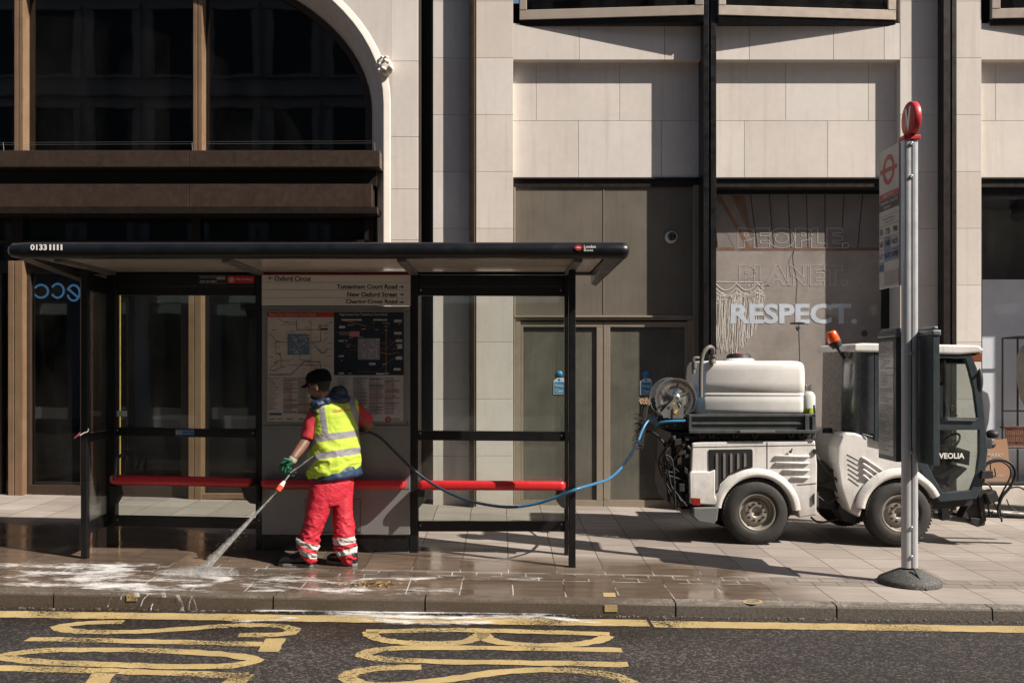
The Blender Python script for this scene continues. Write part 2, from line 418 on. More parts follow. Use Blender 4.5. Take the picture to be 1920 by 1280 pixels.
for a, e in zip(joints[:-1], joints[1:]):
    a += .006; e -= .006; yf, yb = 7.27, 7.398; q = .02
    prof = lambda x: [(x, yf-.006, rz(x, 7.2)-.06), (x, yf, gz(x, yf)-q), (x, yf+q*.4, gz(x, yf)-q*.35), (x, yf+q, gz(x, yf)), (x, yb, gz(x, yb)+.001), (x, yb, -1)]
    N = 5 if e-a < 3 else 2
    xs = lin(a, e, N); vs = [p for x in xs for p in prof(x)]
    b.add(vs, [(i*6+k, i*6+k+1, (i+1)*6+k+1, (i+1)*6+k) for i in range(N) for k in range(5)]+[tuple(range(6)), tuple(range(N*6, N*6+6))])
tag(b.build('kerb', kerbm), kind='structure')
# --- painted markings
n = NT('yellow_paint')
c = n.mul((.385, .285, .125), n.ramp(n.noise(3, 5), .3, .7, .8, 1.15))
c = n.mul(c, n.ramp(n.noise(110, 3), .3, .7, .8, 1.1))
v1 = nn(n.t, 'ShaderNodeTexVoronoi'); v1.inputs['Scale'].default_value = 85; n.link(n.tc, v1.inputs['Vector'])
pr = n.pr(c, .75, 0, n.bump(n.noise(150, 3), .6, .004))
tr = nn(n.t, 'ShaderNodeBsdfTransparent')
wear = n.ramp(n.math('ADD', n.noise(55, 4, rough=.8), n.math('MULTIPLY', n.noise(2.0, 4), .70)), .91, .99)
mx = nn(n.t, 'ShaderNodeMixShader'); n.put(mx.inputs[0], wear); n.link(pr, mx.inputs[1]); n.link(tr.outputs[0], mx.inputs[2])
yellow = n.done(mx.outputs[0])
def ribbon(b, pts, w_, closed=False, jag=.010, fn=rz, up=.004, smooth=6):
    P = [G(a, c_, rz) if fn is rz else G(a, c_) for a, c_ in pts]
    if smooth: P = smooth_path(P+([P[0]] if closed else []), smooth)
    P = [p for i, p in enumerate(P) if i == 0 or (p-P[i-1]).length > 1e-4]
    L = []; R_ = []; n_ = len(P)
    for i, p in enumerate(P):
        a = P[i-1] if i > 0 else (P[-2] if closed else P[0]); c_ = P[i+1] if i < n_-1 else (P[1] if closed else P[-1])
        d = (c_-a); d.z = 0; d.normalize(); nrm = Vector((-d.y, d.x, 0))
        ww = w_(i/(n_-1)) if callable(w_) else w_
        j = lambda: random.uniform(-jag, jag)
        for lst, sg in ((L, 1), (R_, -1)):
            q = p+nrm*sg*(ww/2+j()); q.z = fn(q.x, q.y)+up; lst.append(q)
    b.add(L+R_, [(i, i+1, n_+i+1, n_+i) for i in range(n_-1)])
def densify(pts, st=25):
    out = []
    for (a, b_), (c_, d) in zip(pts[:-1], pts[1:]):
        k = max(1, int(max(abs(c_-a), abs(d-b_)*3)/st))
        out += [(a+(c_-a)*i/k, b_+(d-b_)*i/k) for i in range(k)]
    return out+[pts[-1]]
b = MB()
xs = lin(-12, W(1165, 0, 7.06).x, 140)+[]
def strip(b, x0, x1, yc, wd, nn_):
    xs = lin(x0, x1, nn_); L = []; R_ = []
    for x in xs:
        for lst, sg in ((L, 1), (R_, -1)):
            y = yc+sg*(wd/2+random.uniform(-.008, .008)); lst.append(Vector((x, y, rz(x, y)+.004)))
    m_ = len(xs); b.add(L+R_, [(i, i+1, m_+i+1, m_+i) for i in range(m_-1)])
strip(b, -14, W(1215, 0, 7.06).x, 7.055, .19, 240); strip(b, W(1222, 0, 7.06).x, 14, 7.03, .185, 240)
tag(b.build('yellow_line', yellow), kind='structure')
b = MB()   # BUS (nearer the middle), STOP (left), letters lying on their side as in the picture
S1 = .105
ribbon(b, [(232, 1166), (165, 1168), (118, 1173), (112, 1178), (150, 1184), (215, 1185), (300, 1182), (400, 1175), (470, 1172), (525, 1174), (550, 1181), (530, 1189), (447, 1191)], S1)
ribbon(b, densify([(52, 1198), (300, 1203), (492, 1208)]), S1, smooth=0)
ribbon(b, [(517, 1197), (510, 1209), (500, 1222)], .13, smooth=2)
ribbon(b, [(3, 1231), (60, 1221), (160, 1218), (300, 1220), (420, 1227), (478, 1238), (420, 1249), (300, 1249), (160, 1245), (60, 1240)], S1, closed=True)
ribbon(b, densify([(-60, 1251), (200, 1258), (462, 1267)]), S1, smooth=0)
ribbon(b, [(200, 1260), (188, 1272), (172, 1296)], .14, smooth=2)
ribbon(b, [(455, 1264), (440, 1280), (380, 1298), (250, 1302)], .13, smooth=3)
ribbon(b, densify([(686, 1184), (860, 1181), (1000, 1184), (1143, 1189)]), S1, smooth=0)
ribbon(b, [(695, 1184), (703, 1195), (740, 1203), (800, 1206), (860, 1205), (893, 1196), (906, 1186)], S1)
ribbon(b, [(906, 1186), (915, 1198), (950, 1206), (1010, 1210), (1075, 1208), (1118, 1202), (1140, 1192)], S1)
ribbon(b, [(1166, 1219), (1000, 1216), (800, 1214), (720, 1217), (682, 1227), (720, 1236), (820, 1240), (1000, 1243), (1178, 1246)], S1)
ribbon(b, [(790, 1251), (715, 1253), (668, 1260), (652, 1271), (690, 1284), (750, 1284), (840, 1274), (940, 1260), (1030, 1256), (1120, 1262), (1170, 1274), (1180, 1288), (1120, 1300)], S1)
tag(b.build('bus_stop_marking', yellow), kind='structure')
b = MB()
for (x0, y0, x1, y1) in [(1130, 1111, 1153, 1119)]:
    b.add([G(x0, y0, up=.003), G(x1, y0, up=.003), G(x1+2, y1, up=.003), G(x0+2, y1, up=.003)], [(0, 1, 2, 3)])
ringp = [(1411+16*math.cos(t), 1128+4*math.sin(t)) for t in [k*math.pi/8 for k in range(16)]]
ribbon(b, ringp, .022, closed=True, fn=gz, up=.0035, smooth=2, jag=.003)
for (a, c_, w_) in ((1146, 1139, 24), (246, 1119, 20)):
    q0 = W(a-w_/2, c_-8, 7.25); q1 = W(a+w_/2, c_+8, 7.25)
    b.box(q0.x, q1.x, 7.2615, 7.2655, q1.z, q0.z-.012)
tag(b.build('kerb_paint_marks', yellow), kind='structure')
# --- foam and run-off
n = NT('soap_foam')
foamc = n.pr((.80, .79, .78), .55, 0, n.bump(n.noise(60, 4), .7, .01))
tr = nn(n.t, 'ShaderNodeBsdfTransparent')
at = nn(n.t, 'ShaderNodeAttribute'); at.attribute_name = 'dens'
th = n.math('ADD', n.math('MULTIPLY', at.outputs['Fac'], .80), n.math('MULTIPLY', n.math('SUBTRACT', n.noise(6.5, 9, rough=.74, dist=.25, stretch=(.6, 1.15, 1)), .5), 2.9))
a_ = n.ramp(th, .30, 1.10, 0, .90)
mx = nn(n.t, 'ShaderNodeMixShader'); n.put(mx.inputs[0], a_); n.link(tr.outputs[0], mx.inputs[1]); n.link(foamc, mx.inputs[2])
foamm = n.done(mx.outputs[0])
def blob(b, dens, path, w_, fn=gz, up=.006, n_=10, k=1.0):
    k_ = k; P = smooth_path([G(a, c_, fn) for a, c_ in path], 8); R_ = n_; w_ = tuple(x*1.7 for x in w_) if isinstance(w_, tuple) else w_*1.9
    if fn is rz: w_ = tuple(x*1.1 for x in w_) if isinstance(w_, tuple) else w_*1.0
    m_ = len(P); vs = []
    for i, p in enumerate(P):
        a = P[max(i-1, 0)]; c_ = P[min(i+1, m_-1)]; d = c_-a; d.z = 0; d.normalize(); nr = Vector((-d.y, d.x, 0))
        t = i/(m_-1); ww = (w_[0]+(w_[1]-w_[0])*t if isinstance(w_, tuple) else w_)
        for k in range(R_+1):
            u = 2*k/R_-1; q = p+nr*u*ww; q.z = fn(q.x, q.y)+up
            vs.append(q); dens.append(max(0, 1-abs(u)**1.5)*min(1, 4*t+.1, 4*(1-t)+.1)*.92*k_)
    b.add(vs, [(i*(R_+1)+k, i*(R_+1)+k+1, (i+1)*(R_+1)+k+1, (i+1)*(R_+1)+k) for i in range(m_-1) for k in range(R_)], smooth=True)
b = MB(); dens = []
blob(b, dens, [(-20, 1060), (80, 1062), (170, 1062), (300, 1060)], .07)
blob(b, dens, [(80, 1064), (180, 1063), (205, 1070), (160, 1080), (165, 1092), (230, 1102), (330, 1107), (400, 1104)], (.14, .12), up=.007)
blob(b, dens, [(-20, 1095), (100, 1098), (200, 1100), (300, 1108)], (.05, .09), up=.008)
blob(b, dens, [(30, 1073), (90, 1075), (150, 1074)], .05)
blob(b, dens, [(320, 1084), (370, 1082), (420, 1088), (380, 1098), (300, 1100)], .05, up=.009)
blob(b, dens, [(440, 1078), (520, 1086), (600, 1090), (700, 1092)], .10, k=.62)
blob(b, dens, [(-20, 1080), (120, 1082), (300, 1084), (420, 1090)], .16, k=.60, up=.010)
blob(b, dens, [(380, 1088), (520, 1102), (700, 1108), (880, 1108)], .09, k=.60, up=.010)
blob(b, dens, [(570, 1112), (640, 1108), (700, 1108), (760, 1098)], .045, up=.007, k=.8)
blob(b, dens, [(640, 1094), (700, 1085), (780, 1086), (860, 1080)], .035)
blob(b, dens, [(430, 1112), (500, 1108), (560, 1108)], .03, k=.75)
blob(b, dens, [(780, 1108), (830, 1109), (880, 1112)], .03, k=.7)
blob(b, dens, [(940, 1086), (1000, 1086), (1020, 1084)], .02)
blob(b, dens, [(330, 1147), (480, 1146), (640, 1148), (760, 1150), (900, 1150), (1060, 1152), (1190, 1150)], (.03, .03), fn=rz, up=.010)
blob(b, dens, [(520, 1148), (660, 1152), (740, 1158), (860, 1160), (960, 1158), (1030, 1160), (1110, 1169), (1185, 1172)], (.07, .035), fn=rz, up=.012)
blob(b, dens, [(420, 1166), (500, 1165), (560, 1160)], .04, fn=rz, up=.009)
blob(b, dens, [(660, 1162), (760, 1168), (880, 1170), (960, 1166)], .05, fn=rz, up=.011)
# trickles over the kerb face
def trickle(px, y0, y1, dx, wd):
    a = W(px, y0, 7.255); c_ = W(px+dx, y1, 7.245)
    P = smooth_path([a, (a+c_)/2+Vector((dx*.0007, 0, .006)), c_], 6); m0 = len(b.v)
    for i, p in enumerate(P):
        b.v += [p-Vector((wd, 0, 0)), p+Vector((wd, 0, 0))]; dens.extend([.62, .9])
    for i in range(len(P)-1):
        b.f.append((m0+2*i, m0+2*i+1, m0+2*i+3, m0+2*i+2)); b.mi.append(0); b.sm.append(False)
for q in ((213, 1112, 1137, -11, .005), (232, 1112, 1124, -6, .005), (278, 1114, 1136, -14, .005), (287, 1131, 1144, -4, .004), (333, 1116, 1144, 9, .012), (360, 1116, 1143, -6, .004), (361, 1120, 1143, 7, .004), (200, 1110, 1118, 6, .012), (255, 1110, 1118, 2, .02), (305, 1110, 1119, 3, .015)): trickle(*q)
fo = b.build('foam', foamm)
at_ = fo.data.attributes.new('dens', 'FLOAT', 'POINT'); at_.data.foreach_set('value', dens)
tag(fo, 'white soapy foam spread over the wet slabs and gutter', kind='stuff')
# --- dead leaves and grit
b = MB()
for i in range(240):
    p = G(random.gauss(690, 24), random.gauss(1095, 2.2), up=.004); s_ = random.uniform(.006, .018); a = random.uniform(0, 6.3)
    u = Vector((math.cos(a), math.sin(a), random.uniform(-.2, .5)))*s_; v = Vector((-math.sin(a), math.cos(a), random.uniform(-.2, .5)))*s_*.5
    b.add([p-u-v, p+u-v, p+u+v, p-u+v+Vector((0, 0, .004))], [(0, 1, 2, 3)], random.choice((0, 0, 1)))
for i in range(260):
    x = random.uniform(-4, 4); y = 7.235+random.gauss(0, .02); p = Vector((x, y, rz(x, y)+.005)); s_ = random.uniform(.003, .008)
    b.obox(p, Vector((s_, 0, 0)), Vector((0, s_, 0)), Vector((0, 0, s_*.6)), random.choice((0, 2)))
tag(b.build('leaf_litter', [mat('leaf_brown', (.12, .07, .03), .8), mat('leaf_ochre', (.28, .19, .07), .8), mat('grit', (.16, .14, .12), .9)]), 'brown leaf litter and grit on the wet slabs and in the gutter', kind='stuff')
# ================================================================ BUILDINGS
def blocks(b, x0, x1, z0, z1, xj, y, d=.10, g_=.0022):
    xs = [x0]+[x for x in sorted(xj) if x0 < x < x1]+[x1]
    for a, c_ in zip(xs[:-1], xs[1:]):
        b.box(a+(g_ if a != x0 else 0), c_-(g_ if c_ != x1 else 0), y, y+d, z0, z1, random.randrange(4))
def Xa(px, Y=YA): return (px-CX)/F*Y
def Za(py, Y=YA): return H+(CY-py)/F*Y
SB = STONES+[mortar]
PJ = [Za(p) for p in (2.5, 109, 215.5, 322, 428.5, 535, 641.5, 748, 854.5)]
def pillar(b, px0, px1, y=YA, d=.6):
    x0, x1 = Xa(px0), Xa(px1)
    zs = [-.5]+sorted(PJ)+[6.9, 7.6, 8.3, 9.0]
    for a, c_ in zip(zs[:-1], zs[1:]):
        b.box(x0, x1, y, y+d, a+.002, c_-.002, random.randrange(4))
    b.box(x0+.004, x1-.004, y+.004, y+d-.01, -.5, 9.0, 4)
# ---- right building
RB = thing('stone_office_building', 'cream stone office building with black fins, bronze doors and shop windows, right of the gap', 'building', (Xa(1400), YA, 0))
b = MB()
for p in ((812, 880.5), (893, 962), (1688, 1758.5), (1783, 1840)): pillar(b, *p)
pillar(b, 2255, 2330); 
for (a, c_, jb, ju, jl) in ((962, 1314, (1086, 1246), (1006, 1164), (1086, 1243)), (1338, 1688, (1405, 1563, 1658), (1478.6, 1635), (1400, 1558)), (1840, 2255, (2000, 2130), (1876, 2040), (1960, 2100))):
    # spandrel beam, recessed two-course panel, lintel
    blocks(b, Xa(a), Xa(c_), Za(112), Za(44), [Xa(p) for p in jb], YA+.003, .4)
    b.box(Xa(a), Xa(c_), YA+.02, YA+.38, Za(108), Za(50), 4)
    blocks(b, Xa(a), Xa(c_), Za(222)+.002, Za(108), [Xa(p) for p in ju], YA+.12, .2)
    blocks(b, Xa(a), Xa(c_), Za(331), Za(222)-.002, [Xa(p) for p in jl], YA+.12, .2)
    b.box(Xa(a), Xa(c_), YA+.135, YA+.30, Za(326), Za(108), 4)
    blocks(b, Xa(a), Xa(c_), 7.6, 9.0, [Xa(p) for p in jb], YA+.003, .4)
b.build('stone_wall', SB, RB, bevel=.002, bseg=1)
b = MB(); zt = 9.0; zb = -.3
def fin(px0, px1, dout=.15, line=None):
    b.box(Xa(px0, YA-dout), Xa(px1, YA-dout), YA-dout, YA+.5, zb, zt)
for p in ((1314, 1324), (1327.5, 1338), (880.5, 888), (1758.5, 1771), (1774, 1783)): 
    f = MB(); 
    f.box(Xa(p[0]), Xa(p[1]), YA-.15, YA+.5, zb, zt); f.build('fin', bronze_d if p[0] > 1340 or p[0] < 1000 else black, RB, bevel=.003)
f = MB(); f.box(Xa(1324), Xa(1327.5), YA-.10, YA+.4, zb, zt); f.box(Xa(888), Xa(893), YA-.08, YA+.4, zb, zt); f.box(Xa(1771), Xa(1774), YA-.10, YA+.4, zb, zt); f.build('fin_core', bronze_d, RB)
f = MB(); f.box(Xa(889.5), Xa(891), YA-.095, YA-.081, zb, zt); f.build('gold_strip', gold, RB); f = MB(); f.box(Xa(1772.2), Xa(1773.4), YA-.12, YA-.101, zb, zt); f.build('gold_strip', gold, RB)
# lintels
b = MB()
for (a, c_) in ((962, 1314), (1338, 1688), (1840, 2255)):
    b.box(Xa(a), Xa(c_), YA+.125, YA+.45, Za(347), Za(331.3)); b.box(Xa(a), Xa(c_), YA+.10, YA+.119, Za(332.5), Za(329.5))
b.build('lintel', bronze_d, RB)
# angled upper windows, each a box pushed out towards the fin
frm = mat('cream_frame_metal', (.44, .37, .31), .4, .2, var=.05)
shopglass_u = glass('upper_glass', (.08, .10, .10), 1.5, .04)
def bay_window(xl, xr, dl, dr, zl):
    z0, z1 = Za(zl, YA-.1), 7.4
    def P(t, out, z): x = xl+(xr-xl)*t; d = dl+(dr-dl)*t; return Vector((x, YA-d-out, z))
    f = MB(); h_ = .115
    def rail(t0, t1, za, zb_, o0=0.0, th=.06, m=0):
        a, c_ = P(t0, o0, za), P(t1, o0, za); f.add([a, c_, c_+Vector((0, 0, zb_-za)), a+Vector((0, 0, zb_-za)), a+Vector((0, th, 0)), c_+Vector((0, th, 0)), c_+Vector((0, th, zb_-za)), a+Vector((0, th, zb_-za))], [(0, 1, 2, 3), (4, 7, 6, 5), (0, 4, 5, 1), (3, 2, 6, 7), (0, 3, 7, 4), (1, 5, 6, 2)], m)
    rail(0, 1, z0, z0+h_); rail(0, .04, z0+h_, z1, .004); rail(.955, 1, z0+h_, z1, .004); rail(0, 1, z1, z1+.1)
    o = f.build('window', frm, RB, bevel=.004)
    g_ = MB(); a, c_ = P(.03, -.03, z0+.08), P(.97, -.03, z0+.08); u = Vector((0, 0, z1-z0-.1)); g_.quad(a, c_, c_+u, a+u); g_.build('pane', shopglass_u, o)
    s_ = MB(); s_.add([P(0, -.01, z0-.012), P(1, -.01, z0-.012), Vector((xr, YA+.3, z0-.012)), Vector((xl, YA+.3, z0-.012))]+[v-Vector((0, 0, .07)) for v in (P(0, -.03, z0), P(1, -.03, z0), Vector((xr, YA+.3, z0)), Vector((xl, YA+.3, z0)))], [(0, 1, 2, 3), (4, 7, 6, 5), (0, 4, 5, 1), (3, 2, 6, 7), (0, 3, 7, 4), (1, 5, 6, 2)])
    s_.build('window_soffit', black, RB)
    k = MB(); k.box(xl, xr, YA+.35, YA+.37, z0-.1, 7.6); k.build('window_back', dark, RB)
bay_window(Xa(974), Xa(1313), .02, .19, 33); bay_window(Xa(1341), Xa(1679), .19, .02, 33); bay_window(Xa(1856), Xa(2240), .05, .2, 32)
# bronze double door with solid panel above, set back
YD = YA+.145
D = MB(); D.pb(966, 347, 1311, 592, YD, .06); D.build('door_overpanel', mat('olive_panel', (.135, .117, .092), .5, .0, var=.12, vs=2, streak=.35), RB)
D = MB(); D.pb(1131.3, 350, 1132.6, 588, YD-.006, .01); D.build('panel_seam', doorm, RB)
D = MB(); D.pb(964, 591.5, 1311, 595, YD-.03, .1); D.pb(964, 595, 1311, 600, YD-.012, .08); D.pb(1300, 347, 1315, 955, YD-.025, .1); D.pb(963, 347, 966.5, 956, YD-.02, .08); D.pb(966.5, 601, 976, 956, YD-.006, .06); D.pb(1290, 601, 1299.8, 956, YD-.006, .06)
D.pb(966.5, 349.5, 1300, 351, YD-.008, .02)
D.build('door_frame', doorm, RB, bevel=.004)
for (a, c_) in ((976.5, 1130.5), (1132, 1289.5)):
    f = MB(); YL = YD+.012
    f.pb(a, 603, c_, 612.5, YL, .05); f.pb(a, 937, c_, 954, YL, .05)
    f.pb(a, 612.5, a+(4.5 if a < 1000 else 12), 937, YL, .05); f.pb(c_-(12 if a < 1000 else 5), 612.5, c_, 937, YL, .05)
    o = f.build('door', doorm, RB, bevel=.004)
    g_ = MB(); g_.pb(a+3, 611, c_-3, 938, YL+.028, .01); g_.build('door_glass', doorg, o)
D = MB(); D.pb(964, 954.5, 1311, 962, YD-.02, .2); D.build('door_threshold', doorm, RB)
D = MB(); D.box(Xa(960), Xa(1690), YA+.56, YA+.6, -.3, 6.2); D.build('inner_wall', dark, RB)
# shop window with printed interior scene
YG = YA+.36
f = MB(); f.pb(1338, 347, 1690, 364, YG-.03, .1); f.pb(1338, 364, 1342, 960, YG-.03, .1); f.pb(1654, 364, 1690, 960, YG-.03, .1); f.pb(1342, 930, 1654, 965, YG-.03, .1)
f.build('window_frame', black, RB, bevel=.003)
b = MB(); b.quad(W(1342, 364, YG), W(1654, 364, YG), W(1654, 930, YG), W(1342, 930, YG))
wp = b.build('window', glass('shop_glass', (.93, .94, .95), .8, .03), RB)
b = MB(); b.ptext('RESPECT.', 1370, 569, 1607, 607, YG+.0022, 0, bold=.035)
b.build('lettering', mat('vinyl_white', (.66, .70, .77), .5), wp)
b = MB(); b.ptext('PEOPLE.', 1383, 427, 1592, 466, YG+.002, 0, bold=.05, outline=.009); b.ptext('PLANET.', 1386, 497, 1590, 536, YG+.002, 0, bold=.05, outline=.009)
b.ptext('SUSTAINABLE', 1440, 815, 1566, 826, YG+.002, 0, bold=.01); b.ptext('MATERIALS', 1470, 838, 1566, 846, YG+.002, 0)
b.build('outline_lettering', mat('vinyl_line', (.58, .56, .54), .5), wp)
# mural board
MU = thing('window_mural', 'printed interior mural of planked ceiling, plaster wall and hanging macrame behind the shop glass', 'mural', W(1500, 930, YG+.05)-Vector((0, 0, 0)))
YM = YG+.006
def squash(b):
    for v in b.v: v.y = YM-.001-(YM-.001-v.y)*.03 if v.y < YM else v.y
    return b
n = NT('mural_plaster')
c = n.mul((.37, .315, .28), n.ramp(n.noise(2.2, 6), .3, .7, .78, 1.15)); c = n.mul(c, n.ramp(n.noise(17, 6), .3, .7, .93, 1.06))
plaster = n.done(n.pr(c, .8, 0, None))
b = MB(); b.pb(1338, 468, 1660, 965, YM, .02); b.build('plaster_wall', plaster, MU)
pl = mat('mural_plank', (.22, .19, .17), .8, var=.12, vs=3); pld = mat('mural_dark', (.03, .024, .02), .8); wood = mat('mural_wood', (.20, .105, .06), .8, var=.2, vs=9)
b = MB()
tops = [1338, 1407, 1443, 1477, 1512, 1547, 1583, 1617, 1654]; bots = [1338, 1420, 1451, 1483, 1515, 1547, 1578, 1609, 1640, 1660]
xt = [1337, 1372, 1407, 1442, 1477, 1512, 1547, 1583, 1618, 1662]; xb = [1345, 1383, 1420, 1451, 1483, 1515, 1547, 1577, 1608, 1662]
for i in range(9):
    b.pp([(xt[i]+1, 362), (xt[i+1]-1, 362), (xb[i+1]-1, 467), (xb[i]+1, 467)], YM, .02, 0)
b.pb(1336, 362, 1662, 468, YM+.006, .014, 1)
b.build('planks', [pl, pld], MU)
b = MB(); b.pb(1338, 464, 1660, 470, YM-.006, .006, 0)
b.pp([(1340, 366), (1362, 366), (1412, 462), (1390, 468), (1380, 452)], YM-.010, .009, 0); b.pp([(1342, 395), (1352, 380), (1398, 462), (1380, 470)], YM-.0125, .002, 1)
b.pp([(1372, 366), (1396, 366), (1409, 430), (1412, 455)], YM-.0125, .002, 0)
squash(b).build('beam', [wood, mat('mural_pale', (.25, .215, .19), .8)], MU)
b = MB(); b.pp([(1352, 366), (1372, 366), (1412, 452), (1408, 464)], YM-.016, .003)
squash(b).build('pale_beam', mat('mural_pale', (.25, .215, .19), .8), MU)
rope = mat('macrame_rope', (.60, .55, .50), .9, var=.15, vs=40, bump=.5, bs=200)
b = MB(); random.seed(3)
for i in range(64):
    x = 1342+i*92/63; t = (x-1342)/92
    top = 560 if t > .65 else 545; top = 540+18*abs(math.sin(t*7))
    bot = 655+10*t-(0 if t < .45 else (t-.45)*125)+random.uniform(-6, 6)
    if t > .82: bot = min(bot, 620-(t-.82)*330)
    pts = [W(x+random.uniform(-1, 1)+math.sin(y_*.05+i)*1.2, y_, YM-.02-random.uniform(0, .02)) for y_ in lin(top, bot, 6)]
    b.tube(pts, .0055, 5, random.choice((0, 0, 1)))
for r_ in range(3):
    pts = [W(x, 530+r_*9+(14 if r_ < 2 else 8)*abs(math.sin((x-1342)/92*math.pi*2.3)), YM-.045) for x in lin(1342, 1434, 40)]
    b.tube(pts, .008, 6)
for i in range(60):
    x = random.uniform(1345, 1432); y_ = random.uniform(531, 575) if x > 1400 else random.uniform(548, 572)
    b.ell(W(x, y_, YM-.045), .012, .01, .012, seg=8, rings=5)
b.tube([W(1341, 528, YM-.03), W(1432, 529, YM-.03)], .007, 6)
squash(b).build('macrame', [rope, mat('macrame_shade', (.36, .32, .28), .9)], MU)
b = MB(); cord = [(1491, 466), (1488, 480), (1490, 500), (1496, 530), (1494, 560), (1498, 590), (1500, 640), (1502, 700), (1504, 760)]
b.tube(smooth_path([W(a, c_, YM-.03) for a, c_ in cord], 5), .0035, 5)
b.tube([W(1491, 466, YM-.03), W(1480, 490, YM-.03), W(1484, 520, YM-.03)], .002, 5)
b.lathe(W(1499, 606, YM-.06), (0, 0, 1), [(0, .008), (0, .095), (.012, .09), (.02, .02), (.08, .018), (.085, .0)], 20)
b.lathe(W(1499, 612, YM-.06), (0, 0, -1), [(0, .025), (.03, .02), (.05, .0)], 12)
squash(b).build('pendant_lamp', mat('pendant_dark', (.05, .04, .035), .6), MU)
b = MB(); b.lathe(W(1622, 625, YM-.02), (0, -1, 0), [(0, .001), (0, .04), (.015, .04), (.016, .03), (.012, .0)], 20)
mst = mat('mural_stool', (.07, .05, .04), .8); squash(b).build('wall_clock', mst, MU); b = MB(); b.pb(1546, 725, 1585, 731, YM-.06, .05); b.pb(1556, 731, 1561, 830, YM-.055, .03); b.pb(1574, 731, 1579, 830, YM-.055, .03)
squash(b).build('stool', mst, MU); b = MB(); b.tube([W(1566, 724, YM-.04), W(1566, 700, YM-.04)], .02, 8)
for a in (1553, 1560, 1566, 1573): b.tube(smooth_path([W(1566, 700, YM-.04), W((a+1566)/2, 680, YM-.04), W(a, 661, YM-.04)], 4), .003, 5); b.ell(W(a, 660, YM-.04), .01, .01, .01, seg=8, rings=6)
squash(b).build('vase', mst, MU)
# third bay: shop window at right edge with display
YG2 = YA+.22
f = MB(); f.pb(1840, 347, 2255, 366, YG2-.02, .1); f.pb(1840, 905, 2255, 912, YG2-.02, .1); f.pb(1838, 366, 1842, 912, YG2-.02, .1)
f.build('window_frame', black, RB, bevel=.003)
b = MB(); b.quad(W(1842, 366, YG2+.03), W(2255, 366, YG2+.03), W(2255, 905, YG2+.03), W(1842, 905, YG2+.03)); b.build('window', glass('shop_glass_b', (.95, .96, .97), .8, .03), RB)
b = MB(); b.pb(1838, 912, 2255, 985, YG2-.12, .5, 0); b.build('window_sill', mat('sill_stone', (.50, .45, .40), .7), RB)
b = MB(); b.box(Xa(1838), Xa(2255), YA+1.35, YA+1.4, -.3, 5.0); b.box(Xa(1838), Xa(1840), YA+.3, YA+1.4, -.3, 4); b.box(Xa(1838), Xa(2255), YA+.25, YA+1.4, Za(362)+.04, Za(362)+.06); b.box(Xa(1838), Xa(2255), YA+.26, YA+1.4, .0, .22)
b.box(Xa(2255), Xa(2262), YA+.3, YA+1.4, -.3, 5.0); b.box(Xa(1838), Xa(2255), YA+1.36, YA+1.39, 3.9, 5.0); b.build('display_room', mat('room_grey', (.09, .09, .09), .8), RB)
DP = thing('display_backdrop', 'pale grey display backdrop board standing inside the right-hand shop window', 'backdrop board', (Xa(1900), YA+.82, .22))
b = MB(); q0 = W(1800, 524, YA+.95); q1 = W(2200, 524, YA+.95); b.box(Xa(1841), q1.x, YA+.95, YA+.99, .22, q0.z); b.build('board', mat('pale_board', (.80, .83, .90), .6, var=.04), DP)
DR = thing('display_rack', 'thin black metal display frame inside the right-hand shop window', 'display frame', W(1900, 905, YA+.6))
b = MB(); YR = YA+.40; t_ = .011
def rb(x0, y0, x1, y1, ya, yb=None): b.bar(W(x0, y0, ya), W(x1, y1, yb or ya), t_*1.6, t_*1.6)
for (x, yy, top) in ((1879.5, YR, 634), (1908, YR+.35, 631)): rb(x, top, x, 905, yy)
rb(1879.5, 634, 2050, 634, YR); rb(1908, 631, 2050, 631, YR+.35); rb(1879.5, 634, 1908, 631, YR, YR+.35); rb(1879.5, 770, 2050, 770, YR); rb(1879.5, 839, 2050, 839, YR); rb(1908, 770, 2050, 770, YR+.35)
b.build('frame', black, DR)
b = MB(); b.pb(1880, 838, 2050, 841, YR+.02, .36); b.build('shelf', mat('shelf_pale', (.5, .5, .5), .6), DR)
for i, (x, lab) in enumerate(((1886, 'small brown wooden crate on the rack shelf, left one'), (1905, 'small brown wooden crate on the rack shelf, at the photo edge'))):
    cr = thing('wooden_crate', lab, 'crate', W(x+8, 838, YR+.1)); b = MB()
    b.pb(x, 802, x+17, 838, YR+.24, .02)
    for k in range(5): b.pb(x+k*3.6, 803+(k % 2), x+k*3.6+2.2, 838, YR+.1, .012)
    b.pb(x, 800, x+17, 803, YR+.1, .15); b.pb(x, 828, x+17, 832, YR+.1, .012); b.pb(x, 815, x+17, 818, YR+.1, .012)
    b.build('slats', mat('crate_wood', (.22, .09, .05), .7, var=.25, vs=15), cr)
MQ = thing('display_bust', 'pale draped bust on a stand by the black display frame, cut by the photo edge', 'bust', W(1945, 770, YR+.2))
b = MB(); c0 = W(1938, 760, YR+.2); b.loft([(c0+Vector((0, 0, z)), a, a*.7, 0) for z, a in ((-.02, .10), (.1, .16), (.3, .19), (.5, .2), (.62, .19), (.72, .15), (.78, .07), (.86, .05), (.88, .05))], 20); to_ = b.build('torso', mat('linen', (.42, .38, .33), .9, bump=.3), MQ)
b = MB(); b.cyl((c0.x, c0.y, .22), (c0.x, c0.y, c0.z), .014, .014, 10); b.cyl((c0.x, c0.y, .222), (c0.x, c0.y, .24), .16, .15, 24); b.build('stand', black, MQ)
CB = thing('cardboard_sign', 'brown cardboard sign with white lettering inside the right-hand shop window', 'sign', W(1872, 905, YA+.32))
b = MB(); b.pp([(1851, 826), (1888, 822), (1898, 914), (1846, 914)], YA+.30, .012); b.build('board', mat('kraft_card', (.42, .24, .14), .8, var=.05), CB)
